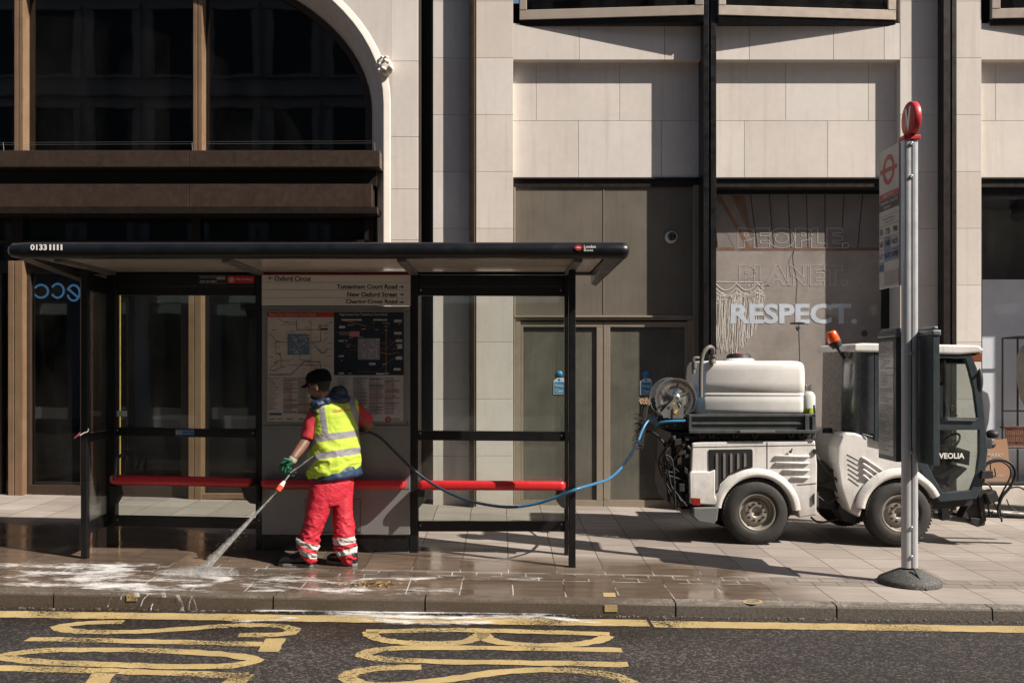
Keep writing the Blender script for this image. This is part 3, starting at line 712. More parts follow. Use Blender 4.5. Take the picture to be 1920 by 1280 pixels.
b = MB(); b.ptext('MARK*', 1850, 849, 1882, 856, YA+.296, 0, bold=.01); b.ptext('RES', 1856, 860, 1876, 866, YA+.296, 0, bold=.01); b.ptext('SUPPORT', 1853, 889, 1884, 894, YA+.296); b.ptext('COLLECTION', 1853, 898, 1882, 901, YA+.296)
b.build('lettering', white, CB)
SP = thing('track_spotlight', 'black stage spotlight hanging at the top of the right-hand shop window', 'spotlight', W(1912, 362, YA+.8))
b = MB(); b.bar(W(1896, 365, YA+.75), W(1896, 392, YA+.75), .02, .03); b.bar(W(1896, 366, YA+.75), W(1932, 366, YA+.75), .02, .03); b.bar(W(1932, 366, YA+.75), W(1932, 392, YA+.75), .02, .03)
b.build('yoke', black, SP); b = MB(); b.cyl(W(1918, 376, YA+.75), W(1908, 408, YA+.7), .10, .09, 20); b.build('lamp_housing', blackr, SP)
# security camera and door signs
SCM = thing('security_camera', 'small white dome security camera on the dark panel above the doors', 'camera', W(1258, 445, YD))
b = MB(); b.lathe(W(1258, 445, YD), (0, -1, 0), [(0, .075), (.02, .075), (.045, .06), (.05, .045)], 24); b.build('housing', mat('cam_white', (.5, .48, .45), .5), SCM)
b = MB(); b.ell(W(1260, 443, YD-.05), .05, .04, .05); b.build('dome', mat('cam_dome', (.02, .02, .025), .1), SCM)
for (x, dx, lab) in ((1049, 0, 'blue and white Keep Clear notice with round sticker on the left door leaf'), (1211, 1, 'blue and white Keep Clear notice with round sticker on the shaded right door leaf')):
    yy = YD+.033
    s_ = thing('keep_clear_sign', lab, 'sign', W(x, 738+dx, yy), 'notices on the bronze doors')
    b = MB(); b.pp([(x-11, 739+dx), (x+11, 739+dx), (x+11, 713+dx), (x+8, 708+dx), (x-4, 708+dx), (x-11, 714+dx)], yy, .004); b.build('plate', mat('notice_white', (.62, .66, .70), .5), s_)
    b = MB(); b.pb(x-9.5, 715.5+dx, x+9.5, 737.5+dx, yy-.002, .0015); b.lathe(W(x, 701+dx, yy+.003), (0, -1, 0), [(0, .04), (.004, .04), (.0041, .0)], 20); b.lathe(W(x, 711.3+dx, yy), (0, -1, 0), [(0, .015), (.002, .015), (.0021, .0)], 14)
    b.build('blue_panel', mat('notice_blue', (.02, .24, .50), .5), s_)
    b = MB(); b.ptext('Keep', x-7.5, 719+dx, x+7.5, 726.5+dx, yy-.004, bold=.02); b.ptext('Clear', x-8, 728.5+dx, x+8, 735.5+dx, yy-.004, bold=.02); b.build('lettering', white, s_)
# ---- left building with wide elliptical arch window and shopfront
LB = thing('arched_stone_building', 'stone building with wide arched window above a dark bronze shopfront, left side', 'building', (Xa(300), YA, 0))
ECX, ECY, EA, EB = 200., 195., 487., 300.
def arch_path(off):
    pts = []
    for k in range(0, 41):
        t = math.pi*k/40
        pts.append((ECX-math.cos(t)*(EA+off), ECY-math.sin(t)*(EB+off)))
    return [(pts[0][0], 965)]+[(pts[0][0], y) for y in (700, 450, 300)]+pts+[(pts[-1][0], y) for y in (300, 450, 700, 965)]
b = MB()
prof = [(46, YA), (44, YA-.012), (35, YA-.028), (33, YA-.03), (31.5, YA-.005), (27, YA+.015), (26, YA+.04), (20, YA+.06), (19, YA+.10), (17, YA+.14), (0, YA+.42), (-3, YA+.5)]
rings = []
for off, yy in prof:
    rings.append([Vector((Xa(px), yy, Za(py))) for px, py in arch_path(off)])
m_ = len(rings[0]); vs = [v for r in rings for v in r]
b.add(vs, [(i*m_+k, i*m_+k+1, (i+1)*m_+k+1, (i+1)*m_+k) for i in range(len(rings)-1) for k in range(m_-1)], 0, False)
b.build('arch_moulding', [STONES[0]], LB)
b = MB()   # face: strips around the arch
out = rings[0]
top = 9.0
for k in range(m_-1):
    a, c_ = out[k], out[k+1]
    if abs(a.x-c_.x) > 1e-5 and 3 <= k <= m_-5:
        b.add([a, c_, Vector((c_.x, YA, top)), Vector((a.x, YA, top))], [(0, 1, 2, 3)], 1)
zs = [-.5, Za(875), Za(765), Za(655), Za(560), Za(460), Za(355), Za(257), Za(160)+.4, Za(115)+1.4, top]
for a, c_ in zip([-.5, Za(850), Za(740), Za(640), Za(545), Za(450), Za(355), Za(257)], [Za(850), Za(740), Za(640), Za(545), Za(450), Za(355), Za(257), Za(115)]):
    b.box(Xa(733), Xa(784), YA+.0, YA+.7, a+.002, c_-.002, random.randrange(4))
b.box(Xa(733)+.004, Xa(784)-.004, YA+.004, YA+.69, -.5, 4.6, 4)
b.box(Xa(733), Xa(784), YA+.0, YA+.7, Za(115)+.002, top, 2)
b.box(Xa(-900), Xa(-340), YA, YA+.7, -.5, top, 1)
b.build('stone_wall', SB, LB, bevel=.003, bseg=1)
b = MB(); b.box(Xa(784), Xa(812), YA+.32, YA+.5, -.5, 9); b.box(Xa(784.5), Xa(789), YA+.02, YA+.32, -.5, 9); b.box(Xa(808), Xa(811.5), YA+.03, YA+.32, -.5, 9); b.build('shadow_gap', mat('gap_brown', (.05, .036, .028), .6), LB)
# carved head label-stop
b = MB(); c0 = Vector((Xa(722), YA-.05, Za(128)))
random.seed(5)
b.ell(c0, .10, .09, .10); b.ell(c0+Vector((-.03, -.03, .05)), .06, .05, .045); b.ell(c0+Vector((.05, -.01, -.03)), .055, .06, .06)
for i in range(22):
    a = random.uniform(0, 6.3); r_ = random.uniform(.04, .10); b.ell(c0+Vector((math.cos(a)*r_, -.06-random.uniform(-.02, .02), math.sin(a)*r_)), .022, .03, .018, rot=Matrix.Rotation(random.uniform(0, 3), 3, 'Y'))
b.build('carved_boss', [STONES[1]], LB, remesh=.009, smooth_it=1)
# arch window (upper)
YU = YA+.40
f = MB()
inn = [Vector((Xa(px), YU-.04, Za(py))) for px, py in arch_path(2)]; in2 = [Vector((Xa(px), YU-.04, Za(py))) for px, py in arch_path(-10)]
m_ = len(inn); f.add(inn+in2+[v+Vector((0, .07, 0)) for v in in2], [(k, k+1, m_+k+1, m_+k) for k in range(m_-1)]+[(m_+k, m_+k+1, 2*m_+k+1, 2*m_+k) for k in range(m_-1)])
f.build('arch_frame', bronze, LB)
for px in (35, 370.5):
    f = MB(); w1 = 8.3
    f.pb(px-w1, -110, px-.8, 300, YU-.16, .2); f.pb(px+.8, -110, px+w1, 300, YU-.16, .2); f.build('mullion', gold, LB, bevel=.004)
    f = MB(); f.pb(px-.8, -110, px+.8, 300, YU-.145, .1); f.build('mullion_gap', black, LB)
b = MB(); b.quad(W(-300, -120, YU), W(700, -120, YU), W(700, 300, YU), W(-300, 300, YU)); b.build('arch_pane', glass('dark_glass', (.13, .15, .16), 1.8, .018), LB)
# bronze ledges
for (y0, y1, xr, dp, dd) in ((282, 313, 712, -.30, .8), (345, 388, 697, -.22, .55)):
    f = MB()
    xj = Xa(354, YA+dp); x0 = Xa(-400); x1 = Xa(xr, YA+dp)
    f.box(x0, xj-.003, YA+dp, YA+dp+dd, Za(y1, YA+dp), Za(y0, YA+dp)); f.box(xj+.003, x1, YA+dp, YA+dp+dd, Za(y1, YA+dp), Za(y0, YA+dp))
    f.build('bronze_ledge', bronze, LB, bevel=.004)
f = MB(); f.box(Xa(-400), Xa(705, YA-.15), YA-.12, YA+.4, Za(346, YA-.2), Za(312, YA-.25)); f.box(Xa(-400), Xa(712), YA-.25, YA+.4, Za(388, YA-.2)-.08, Za(388, YA-.2)-.006); f.build('ledge_recess', bronze_d, LB)
f = MB(); 
for yy in (266.5, 270.5): f.tube([W(-200, yy+2, YU-.45), W(700, yy-2, YU-.45)], .0011, 4)
for px in (6, 360, 702): f.tube([W(px, 268, YU-.45), W(px+1, 283, YU-.45)], .004, 5)
f.build('bird_wire', mat('wire', (.16, .16, .15), .5), LB)
# lower shopfront
YS = YA+.10
f = MB()
f.pb(-400, 394, 690, 401, YS-.04, .15); f.pb(-400, 450, 690, 456, YS-.04, .15); f.pb(683, 400, 700, 960, YS-.04, .2)
for a, c_ in ((38, 42), (359, 375), (20, 38)): f.pb(a, 400, c_, 452, YS-.05, .1)
f.pb(-400, 488, 690, 512, YS-.04, .15)
f.build('transom_frame', bronze_d, LB, bevel=.003)
brz = bronze
f = MB(); f.pb(43, 512, 56, 945, YS-.03, .12); f.pb(56, 909, 180, 945, YS-.03, .12); f.pb(150, 512, 180, 909, YS-.03, .12); f.build('door_frame', brz, LB, bevel=.004)
f = MB(); f.pb(184, 512, 215, 945, YS-.02, .1); f.pb(215, 911, 352, 945, YS-.02, .1); f.pb(339, 512, 352, 911, YS-.02, .1); f.build('door_frame', brz, LB, bevel=.004)
f = MB(); f.pb(-400, 512, 0, 945, YS+.02, .05); f.pb(-2, 512, 3, 945, YS-.03, .1); f.build('side_frame', bronze, LB)
for (a, c_) in ((15, 26), (27.5, 42.5), (353, 363.5), (364.5, 377)):
    f = MB(); f.pb(a, 489, c_, 948, YS-.13, .2); f.build('mullion', gold, LB, bevel=.004)
f = MB(); f.pb(377, 926, 690, 935, YS-.1, .14); f.build('sill_bar', gold, LB, bevel=.003)
f = MB(); f.pb(680, 512, 690, 935, YS-.06, .14); f.pb(486, 512, 494, 935, YS-.06, .14); f.build('mullion', brz, LB)
b = MB(); b.quad(W(-400, 400, YS+.03), W(690, 400, YS+.03), W(690, 948, YS+.03), W(-400, 948, YS+.03)); b.build('shop_pane', glass('dark_glass2', (.15, .175, .18), 1.5, .03), LB)
f = MB(); f.tube([W(172.5, 515, YS-.08), W(172.5, 928, YS-.08)], .011, 10); f.build('handle', mat('copper', (.55, .26, .19), .35, .6), LB)
f = MB(); f.tube([W(225, 520, YS-.08), W(225, 905, YS-.08)], .010, 10); f.build('handle', mat('brass', (.55, .40, .13), .35, .6), LB)
# interior: two storeys
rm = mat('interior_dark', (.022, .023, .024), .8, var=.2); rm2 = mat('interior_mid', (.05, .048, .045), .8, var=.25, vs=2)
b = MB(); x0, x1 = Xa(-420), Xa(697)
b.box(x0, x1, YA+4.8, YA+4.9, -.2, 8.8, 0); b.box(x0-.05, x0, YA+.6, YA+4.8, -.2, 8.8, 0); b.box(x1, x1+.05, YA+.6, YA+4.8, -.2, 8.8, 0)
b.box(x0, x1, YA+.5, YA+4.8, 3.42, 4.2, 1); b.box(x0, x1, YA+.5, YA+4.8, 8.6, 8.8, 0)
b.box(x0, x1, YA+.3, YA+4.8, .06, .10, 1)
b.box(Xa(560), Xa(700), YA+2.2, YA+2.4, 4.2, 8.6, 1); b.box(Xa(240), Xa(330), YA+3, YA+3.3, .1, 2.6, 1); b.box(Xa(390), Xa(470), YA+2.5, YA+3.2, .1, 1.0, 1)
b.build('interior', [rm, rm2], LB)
for i, (px, lit) in enumerate(((428, 0), (475, 0), (567, 1), (606, 1), (644, 1))):
    s_ = thing('pendant_spotlight', ['dark ceiling spotlight behind the transom glass, leftmost of the row', 'dark ceiling spotlight behind the transom glass, second from left', 'ceiling spotlight with tiny lit bulb, first lit one from the left', 'ceiling spotlight with tiny lit bulb, middle of the three lit', 'ceiling spotlight with tiny lit bulb, nearest the stone jamb'][i], 'spotlight', W(px, 428, YA+.7), 'ceiling spotlights in the left shop')
    b = MB(); b.cyl(W(px, 402, YA+.7), W(px, 418, YA+.7), .02, .02, 8); b.cyl(W(px, 416, YA+.7), W(px, 430, YA+.7), .05, .06, 14); b.build('housing', mat('spot_grey', (.03, .03, .03), .5), s_)
    if lit:
        b = MB(); b.ell(W(px, 427, YA+.62), .009, .009, .009, seg=8, rings=6); b.build('bulb', mat('bulb', (1, 1, 1), .5, emis=(1, .95, .85), es=25), s_)
NE = thing('neon_sign_reflection', 'mirrored blue neon letters added as a sign reflection in the left shop door glass', 'sign reflection', W(105, 560, YA+.5))  # glowing letters added to stand in for the reflection of a sign opposite
neon = mat('reflected_neon_blue', (.02, .06, .12), .5, emis=(.13, .34, .62), es=.9); YN = YA+.5
def arc(cx_, cy_, rx_, ry_, a0, a1, k=18): return [W(cx_+rx_*math.cos(math.radians(a0+(a1-a0)*i/k)), cy_-ry_*math.sin(math.radians(a0+(a1-a0)*i/k)), YN) for i in range(k+1)]
b = MB(); b.tube(arc(77, 546, 13, 12, 150, -150), .013, 8); b.build('letter', neon, NE)
b = MB(); b.tube(arc(108, 545, 11.5, 13, 150, -150), .013, 8); b.build('letter', neon, NE)
b = MB(); b.tube(arc(138, 549, 11.5, 14.5, 160, -165), .013, 8); b.tube([W(127, 541, YN), W(147, 558, YN)], .013, 8); b.build('letter', neon, NE)
# ---- opposite side of the street (seen only as reflections)
OB = thing('terrace_building', 'shaded stone terrace across the street, seen only mirrored in the dark windows', 'building', (0, -9.2, 0))
ost = mat('grey_stone', (.34, .34, .36), .8, streak=.3); od = mat('window_dark', (.015, .017, .02), .15)
b = MB(); b.box(-40, 40, -10.2, -9.2, 3.9, 19); 
for i in range(-20, 21): b.box(i*2-.35, i*2+.35, -10.2, -9.2, 0, 3.9)
for z in (4.0, 7.4, 10.8, 14.2, 18.2): b.box(-40, 40, -9.199, -8.95, z, z+.3)
for i in range(-20, 20):
    for z in (5.0, 8.3, 11.6, 15.2):
        b.box(i*2+.1, i*2+.35, -9.199, -9.08, z-.1, z+2.1); b.box(i*2+1.65, i*2+1.9, -9.199, -9.08, z-.1, z+2.1); b.box(i*2+.1, i*2+1.9, -9.199, -9.02, z+2.105, z+2.3); b.box(i*2+.1, i*2+1.9, -9.199, -9.0, z-.2, z-.105)
b.build('wall', ost, OB)
b = MB()
for i in range(-20, 20):
    b.box(i*2+.352, i*2+1.648, -9.6, -9.4, .4, 3.5)
    for z in (5.0, 8.3, 11.6, 15.2): b.box(i*2+.352, i*2+1.648, -9.198, -9.18, z-.1, z+2.1)
b.build('window_glazing', od, OB); b = MB(); b.box(-40, 40, -10.4, -9.0, 19, 19.4); b.build('parapet', ost, OB)
# ================================================================ BUS SHELTER
SH = thing('bus_shelter', 'black London bus shelter with glazed bays, red perch seats and map panel', 'bus shelter', (Xa(640, 8.95), 8.95, gz(Xa(640, 8.95), 8.95)))
YB = 8.95; YF = 8.45; YRF = 7.72
def Pb(px, py): return W(px, py, YB)
# roof: long rounded slab
zt, zbm = 2.68, 2.56; xr0, xr1 = W(12, 0, YRF).x, W(1180, 0, YRF).x
b = MB()
sec = [(YRF+.05, zt), (YRF+.012, zt-.025), (YRF, zt-.065), (YRF+.012, zt-.105), (YRF+.04, zbm-.002), (YRF+.10, zbm-.004), (YRF+.10, zbm+.02), (9.0, zbm+.02), (9.0, zbm-.012), (9.12, zbm-.012), (9.14, zbm+.03), (9.13, zt+.03), (8.5, zt+.05), (8.0, zt+.03)]
xs = [xr0, xr0+.02]+[xr0+.12, xr1-.22, xr1-.05, xr1-.012, xr1]
ins = [.045, .012, 0, 0, .0, .012, .045]
vs = []; ms = len(sec)
yc, zc = 8.4, 2.62
for x, i_ in zip(xs, ins):
    for (y, z) in sec: vs.append((x, yc+(y-yc)*(1-i_*.6), zc+(z-zc)*(1-i_*9)))
b.add(vs, [(i*ms+k, i*ms+(k+1) % ms, (i+1)*ms+(k+1) % ms, (i+1)*ms+k) for i in range(len(xs)-1) for k in range(ms)]+[tuple(range(ms)), tuple(range((len(xs)-1)*ms, len(xs)*ms))], 0, True)
roofm = mat('roof_blue_black', (.009, .010, .012), .34, .3, var=.3, vs=4, bump=.05, streak=.3)
roof = b.build('roof', roofm, SH)
b = MB()   # end pieces under the roof
xe = W(1136, 0, YRF).x
b.add([(xe, YRF+.10, zbm), (xr1-.02, YRF+.06, zbm), (xr1-.02, 9.0, zbm), (xe, 9.0, zbm), (xe, YRF+.10, zbm-.004), (xr1-.05, YRF+.08, zbm-.006), (xr1-.14, 9.0, zbm-.12), (xe, 9.0, zbm-.10)], [(0, 1, 2, 3), (4, 7, 6, 5), (0, 4, 5, 1), (1, 5, 6, 2), (2, 6, 7, 3), (3, 7, 4, 0)])
b.build('roof_end', roofm, SH, bevel=.01); b = MB(); xl = xr0+.04
b.add([(xl, YRF+.10, zbm), (xl+.12, YRF+.06, zbm), (xl+.12, 9.0, zbm), (xl, 9.0, zbm), (xl, YRF+.10, zbm-.006), (xl+.12, YRF+.08, zbm-.006), (xl+.14, 9.0, zbm-.11), (xl+.04, 9.0, zbm-.10)], [(0, 1, 2, 3), (4, 7, 6, 5), (0, 4, 5, 1), (1, 5, 6, 2), (2, 6, 7, 3), (3, 7, 4, 0)])
b.build('roof_end', roofm, SH, bevel=.01)
b = MB(); b.box(xr0+.17, xe-.01, YRF+.101, 8.98, zbm+.004, zbm+.018)
cs = NT('ceiling_panel'); cc = cs.mul((.55, .50, .45), cs.ramp(cs.noise(1.2, 4, stretch=(1, 5, 1)), .3, .7, .85, 1.12)); cs.done(cs.pr(cc, .16, .0, cs.bump(cs.noise(2.0, 2), .05, .02), Specular_IOR_Level=.9))
b.build('ceiling', cs.m, SH)
for px in (212, 488, 776, 1066):
    f = MB(); x = W(px, 0, YB).x; f.box(x-.035, x+.035, YRF+.12, 8.94, zbm-.028, zbm+.003); f.build('roof_rib', mat('rib_grey', (.16, .15, .14), .4, .3), SH, bevel=.005)
b = MB()
def rtext(s_, px0, px1, py0, py1, m=0, **k): b.ptext(s_, px0, py0, px1, py1, YRF-.004, m, **k)
rtext('0133', 57, 88, 458, 469, bold=.03); 
for i in range(4): rtext('1', 92.5+i*7, 96+i*7, 458, 469, bold=.03)
rtext('London', 1095, 1117, 459.5, 465, bold=.02); rtext('Buses', 1095, 1112, 466, 471)
b.build('roof_lettering', mat('letter_white', (.75, .73, .70), .5), roof)
b = MB(); cxr = W(1084, 464, YRF-.004)
b.add([W(1076.5, 464, YRF-.005), W(1081, 459.5, YRF-.005), W(1085, 458.5, YRF-.005), W(1089, 460, YRF-.005), W(1092.5, 464, YRF-.005), W(1089, 468.5, YRF-.005), W(1085, 469.8, YRF-.005), W(1081, 469, YRF-.005)], [tuple(range(8))], 0)
b.pb(1081, 463, 1088, 465.3, YRF-.0075, .001, 1); b.build('roundel', [red, white], roof)
# posts
def gzat(px, Y): return gz(W(px, 0, Y).x, Y)
for (px0, px1, Y, ytop, ww) in ((199, 216, YB-.02, 515, .09), (479, 492, YB-.02, 512, .09), (767, 784, YB-.02, 512, .09), (1058.5, 1067.5, YB-.02, 512, .08), (151, 163, YF-.03, 498, .06), (1066.5, 1079.5, YF-.03, 494, .06)):
    f = MB(); a = W(px0, ytop, Y); c_ = W(px1, ytop, Y); f.box(a.x, c_.x, Y, Y+ww, gzat(px0, Y)-.01, a.z if Y > 8.8 else zbm+.0)
    o = f.build('post', black, SH, bevel=.006)
# rails
def rail(px0, px1, py0l, py1l, dz=0.0, Y=YB, d=.05, m=black, nm='rail'):
    f = MB(); a, e = W(px0, py0l, Y), W(px1, py0l+dz, Y); a2, e2 = W(px0, py1l, Y), W(px1, py1l+dz, Y); T = Vector((0, d, 0))
    f.add([a2, e2, e, a, a2+T, e2+T, e+T, a+T], [(0, 1, 2, 3), (4, 7, 6, 5), (0, 4, 5, 1), (3, 2, 6, 7), (0, 3, 7, 4), (1, 5, 6, 2)]); return f.build(nm, m, SH, bevel=.004)
rail(216.5, 478.5, 512, 553, 1); rail(784.5, 1058, 515, 554, 1)
rail(216.5, 478.5, 801, 817, 4); rail(784.5, 1058, 807, 825, 2)
rail(216.5, 478.5, 966, 986, 5); rail(784.5, 1058, 977, 996, 0)
for (px0, px1) in ((784.5, 1058), (216.5, 478.5)):
    f = MB(); f.pb(px0+2, 536, px1-2, 537.5, YB-.003, .002); f.build('rail_line', mat('edge_grey', (.04, .04, .04), .4), SH)
# left end panel rails run in depth
xl_ = (W(157, 0, YF).x+W(207, 0, YB).x)/2
for (z0, z1) in ((2.36, 2.50), (W(0, 822, YB).z, W(0, 806, YB).z), (W(0, 988, YB).z+.02, W(0, 966, YB).z+.02)):
    f = MB(); f.box(xl_-.02, xl_+.02, YF+.03, YB-.02, z0, z1); f.build('end_rail', black, SH, bevel=.004)
gl = glass('shelter_glass', (.86, .89, .87), .9, .10, .10)
def pane(px0, px1, py0, py1, Y=YB+.022):
    f = MB(); f.pb(px0, py0, px1, py1, Y, .006); return f.build('pane', gl, SH)
pane(216, 479, 553, 803); pane(216, 479, 818, 968); pane(784, 1058, 554, 808); pane(784, 1058, 825, 978)
for z0, z1 in ((W(0, 805, YB).z, 2.36), (W(0, 966, YB).z+.02, W(0, 822, YB).z)):
    f = MB(); f.box(xl_-.003, xl_+.003, YF+.03, YB-.02, z0, z1); f.build('end_pane', gl, SH)
# seats
seatm = mat('seat_red', (.50, .018, .022), .34, var=.08, vs=5, grime=.12, Coat_Weight=.3)
for (a, c_, y0, dy) in ((203, 468, 890, 6), (487, 760, 898, 2), (783, 1061, 901, 1)):
    Ys = 8.72; p0, p1 = W(a, y0, Ys), W(c_, y0+dy, Ys); f = MB(); R_ = .04
    def sec_(p, s_): return [p+Vector((0, y*s_+ (1-s_)*.08, z*s_-(1-s_)*.04)) for y, z in ((0, -.022), (.01, -.005), (.035, 0), (.15, -.012), (.175, -.03), (.17, -.075), (.15, -.085), (.03, -.085), (.006, -.075), (0, -.06))]
    rs_ = [sec_(p0, .55), sec_(p0+Vector((.02, 0, 0)), .93), sec_(p0+Vector((.045, 0, 0)), 1), sec_(p1-Vector((.045, 0, 0)), 1), sec_(p1-Vector((.02, 0, 0)), .93), sec_(p1, .55)]
    vs = [v for r in rs_ for v in r]
    f.add(vs, [(i*10+k, i*10+(k+1) % 10, (i+1)*10+(k+1) % 10, (i+1)*10+k) for i in range(5) for k in range(10)]+[tuple(range(10)), tuple(range(50, 60))], 0, True)
    s_ = f.build('seat', seatm, SH)
for (px, sg) in ((467, 1), (790, 1), (1050, 1)):
    f = MB(); yy = 8.76
    if px == 1050: poly = [(1043, 918), (1060, 918), (1060, 953), (1052, 950), (1043, 938)]
    elif px == 467: poly = [(451, 910), (480, 910), (480, 945), (468, 943), (457, 932)]
    else: poly = [(783, 917), (797, 917), (796, 940), (785, 952), (783, 952)]
    f.pp(poly, yy, .16); f.build('seat_bracket', mat('bracket_grey', (.02, .022, .022), .45), SH, bevel=.004)
f = MB(); f.pp([(204, 912), (218, 912), (222, 930), (214, 944), (208, 948)], 8.80, .12); f.build('seat_bracket', black, SH)
f = MB(); f.tube(smooth_path([W(216, 905, 8.74), W(217, 880, 8.70), W(219, 862, 8.68), W(228, 853, 8.68), W(238, 852, 8.72), W(239, 862, 8.74), W(236, 890, 8.74)], 6), .014, 8); f.build('armrest', black, SH)
# small notices
def plaque(px0, py0, px1, py1, Y, m, lines, tm, nm='notice'):
    f = MB(); f.pb(px0, py0, px1, py1, Y, .003); o = f.build(nm, m, SH)
    f = MB()
    for (t, a, b_, c_, d, bo) in lines: f.ptext(t, a, b_, c_, d, Y-.002, bold=bo)
    if lines: f.build('lettering', tm, o)
    return o
plaque(426, 517, 477, 531, YB-.005, red, [('No smoking', 443, 520.5, 473, 527, .01)], white)
f = MB(); f.lathe(W(434, 524, YB-.008), (0, -1, 0), [(0, .0), (0, .028), (.001, .028), (.001, .022), (.001, .0)], 20, 0); f.build('no_smoking_symbol', white, SH)
f = MB(); f.lathe(W(434, 524, YB-.010), (0, -1, 0), [(0, .019), (0, .025), (.001, .025), (.001, .019)], 20, 0); f.bar(W(431.5, 521, YB-.0105), W(436.5, 527, YB-.0105), .002, .004); f.build('no_smoking_ring', red, SH)
plaque(373, 517, 424, 531, YB-.005, mat('notice_black', (.02, .02, .02), .5), [('Every shelter is cleaned', 375, 518.5, 404, 521.5, 0), ('0343 222 0000', 375, 526, 404, 529.5, .01)], white)
f = MB()
for (a, b_, c_, d) in ((372.5, 516.7, 424.5, 517.2), (372.5, 531, 424.5, 531.5), (405.5, 518, 406, 530)): f.pb(a, b_, c_, d, YB-.007, .001)
f.pb(407, 519, 422, 524, YB-.007, .001); f.build('notice_border', mat('dim_white', (.35, .35, .34), .5), SH)
pb_ = plaque(328, 804, 365, 816.5, YB-.005, mat('plaque_blue', (.02, .10, .22), .5), [('Priority seat', 342, 806, 363, 809.5, 0), ('Please offer this seat', 342, 811, 362, 813.5, 0)], white)
f = MB()
for px in (330.5, 334.5, 338.5): f.pb(px, 808.5, px+1.5, 814.5, YB-.007, .001); f.ell(W(px+.8, 807, YB-.006), .005, .001, .005, seg=8, rings=6)
f.build('seat_symbol', white, pb_)
for (px, py, m_) in ((0, 0, 0),):
    f = MB(); f.pb(218, 770, 238, 780, YB+.015, .002); f.build('pane_sticker', mat('sticker_green', (.42, .52, .46), .6), SH)
f = MB(); f.add([W(138, 822, YF-.05), W(150, 809, YF-.06), W(152, 812, YF-.06), W(148, 816, YF-.05), W(141, 821, YF-.05)], [(0, 1, 2, 3, 4)]); 
f.build('ribbon_end', mat('ribbon_red', (.6, .12, .15), .6), SH)
f = MB(); f.tube(smooth_path([W(150, 816, YF-.06), W(158, 811, YF-.06), W(164, 809, YF-.06), W(166, 804, YF-.06), (W(165, 803, YF-.06))], 4), .005, 6); f.build('ribbon', mat('ribbon_white', (.75, .72, .7), .6), SH)
# bolts
f = MB()
for px, py in ((220, 806), (474, 812), (788, 812), (1053, 816), (788, 984), (1053, 982), (789, 544), (1051, 544), (220, 974)): f.lathe(W(px, py, YB-.001), (0, -1, 0), [(0, .008), (.003, .007), (.004, .0)], 10)
f.build('bolt', steel, SH)
# ---- information panel (centre bay)
YP = YB-.06
ipm = NT('brushed_panel'); c = ipm.mul((.26, .26, .26), ipm.ramp(ipm.noise(2, 5), .3, .7, .85, 1.15))
wp_ = ipm.ramp(ipm.noise(30, 3, stretch=(1, 1, .3)), .6, .75, 0, .25); c = ipm.mix(wp_, c, (.4, .4, .4)); panelm = ipm.done(ipm.pr(c, .42, .5))
f = MB(); f.pb(491, 574, 768.5, 1002, YP, .09); info = f.build('information_panel', panelm, SH, bevel=.004)
f = MB(); f.pb(491, 796.3, 768, 797.3, YP-.002, .002); f.pb(491, 916, 768, 916.8, YP-.002, .002)
for (a, b_, c_, d) in ((572, 934.5, 676, 935.3), (572, 997, 676, 997.8), (572, 935, 572.7, 997), (675.3, 935, 676, 997)): f.pb(a, b_, c_, d, YP-.002, .002)
f.build('panel_seam', black, info)
f = MB(); f.pb(493, 1003, 766, 1034, YP+.02, .06); f.build('panel_plinth', black, SH)
f = MB(); 
for px in (628, 700): f.pb(px, 1032, px+8, 1046, YP+.02, .03)
f.build('panel_foot', black, SH)
f = MB(); f.pb(491, 514, 769, 572.5, YP-.01, .06); hd = f.build('destination_sign', mat('sign_face', (.66, .63, .59), .35, var=.03), SH)
f = MB(); f.pb(491, 513.8, 769, 516, YP-.013, .003); f.build('red_strip', red, hd)
f = MB()
for y in (529.3, 543.5, 558): f.pb(491, y, 769, y+.5, YP-.012, .002)
f.build('sign_line', mat('line_grey', (.2, .19, .18), .5), hd)
f = MB(); tY = YP-.0125
f.ptext('Oxford Circus', 514.5, 517.5, 582.5, 527, tY, bold=.02); f.ptext('Tottenham Court Road', 631.5, 533, 745, 541.5, tY, bold=.02)
f.ptext('New Oxford Street', 651, 547.5, 745, 556.3, tY, bold=.02); f.ptext('Charing Cross Road', 648.5, 561.3, 745, 571, tY, bold=.02)
def arrow(x, y, d):
    f.pb(x-4, y-.8, x+4, y+.8, tY, .001); 
    for s_ in (-1, 1): f.bar(W(x+4*d, y, tY), W(x+.8*d, y+3.4*s_, tY), .001, .011, up=Vector((0, 1, 0)))
arrow(507.5, 521.5, -1); arrow(753, 537.5, 1); arrow(753, 552, 1); arrow(753, 566.5, 1)
f.build('lettering', txtm, hd)
# maps
pm = [mat('map_cream', (.50, .46, .42), .45), mat('map_navy', (.012, .018, .030), .35), mat('map_red', (.42, .03, .03), .45), mat('map_grey', (.46, .44, .43), .45),
      mat('map_tile', (.10, .17, .24), .45), mat('map_tile_lilac', (.24, .22, .27), .45), mat('map_line_dark', (.05, .06, .12), .5), mat('map_line_red', (.33, .10, .08), .5), white, mat('map_orange', (.50, .25, .05), .5), mat('map_pink', (.50, .15, .22), .5), mat('map_text', (.13, .12, .12), .5)]
f = MB(); f.frame([(498, 582), (760, 582), (760, 793.5), (498, 793.5)], [(501, 585), (757, 585), (757, 791), (501, 791)], YP-.012, .012); f.build('map_frame', mat('frame_grey', (.24, .24, .23), .4, .4), info)
f = MB(); y0 = YP-.004
f.pb(501, 585, 626, 791, y0, .004, 0); f.pb(626.3, 585, 757, 703, y0, .004, 1); f.pb(626.3, 703.2, 757, 791, y0, .004, 3)
f.pb(501, 585, 626, 594.5, y0-.001, .0009, 2); mp = f.build('map_poster', pm, info)
f = MB(); y1 = y0-.003; random.seed(11)
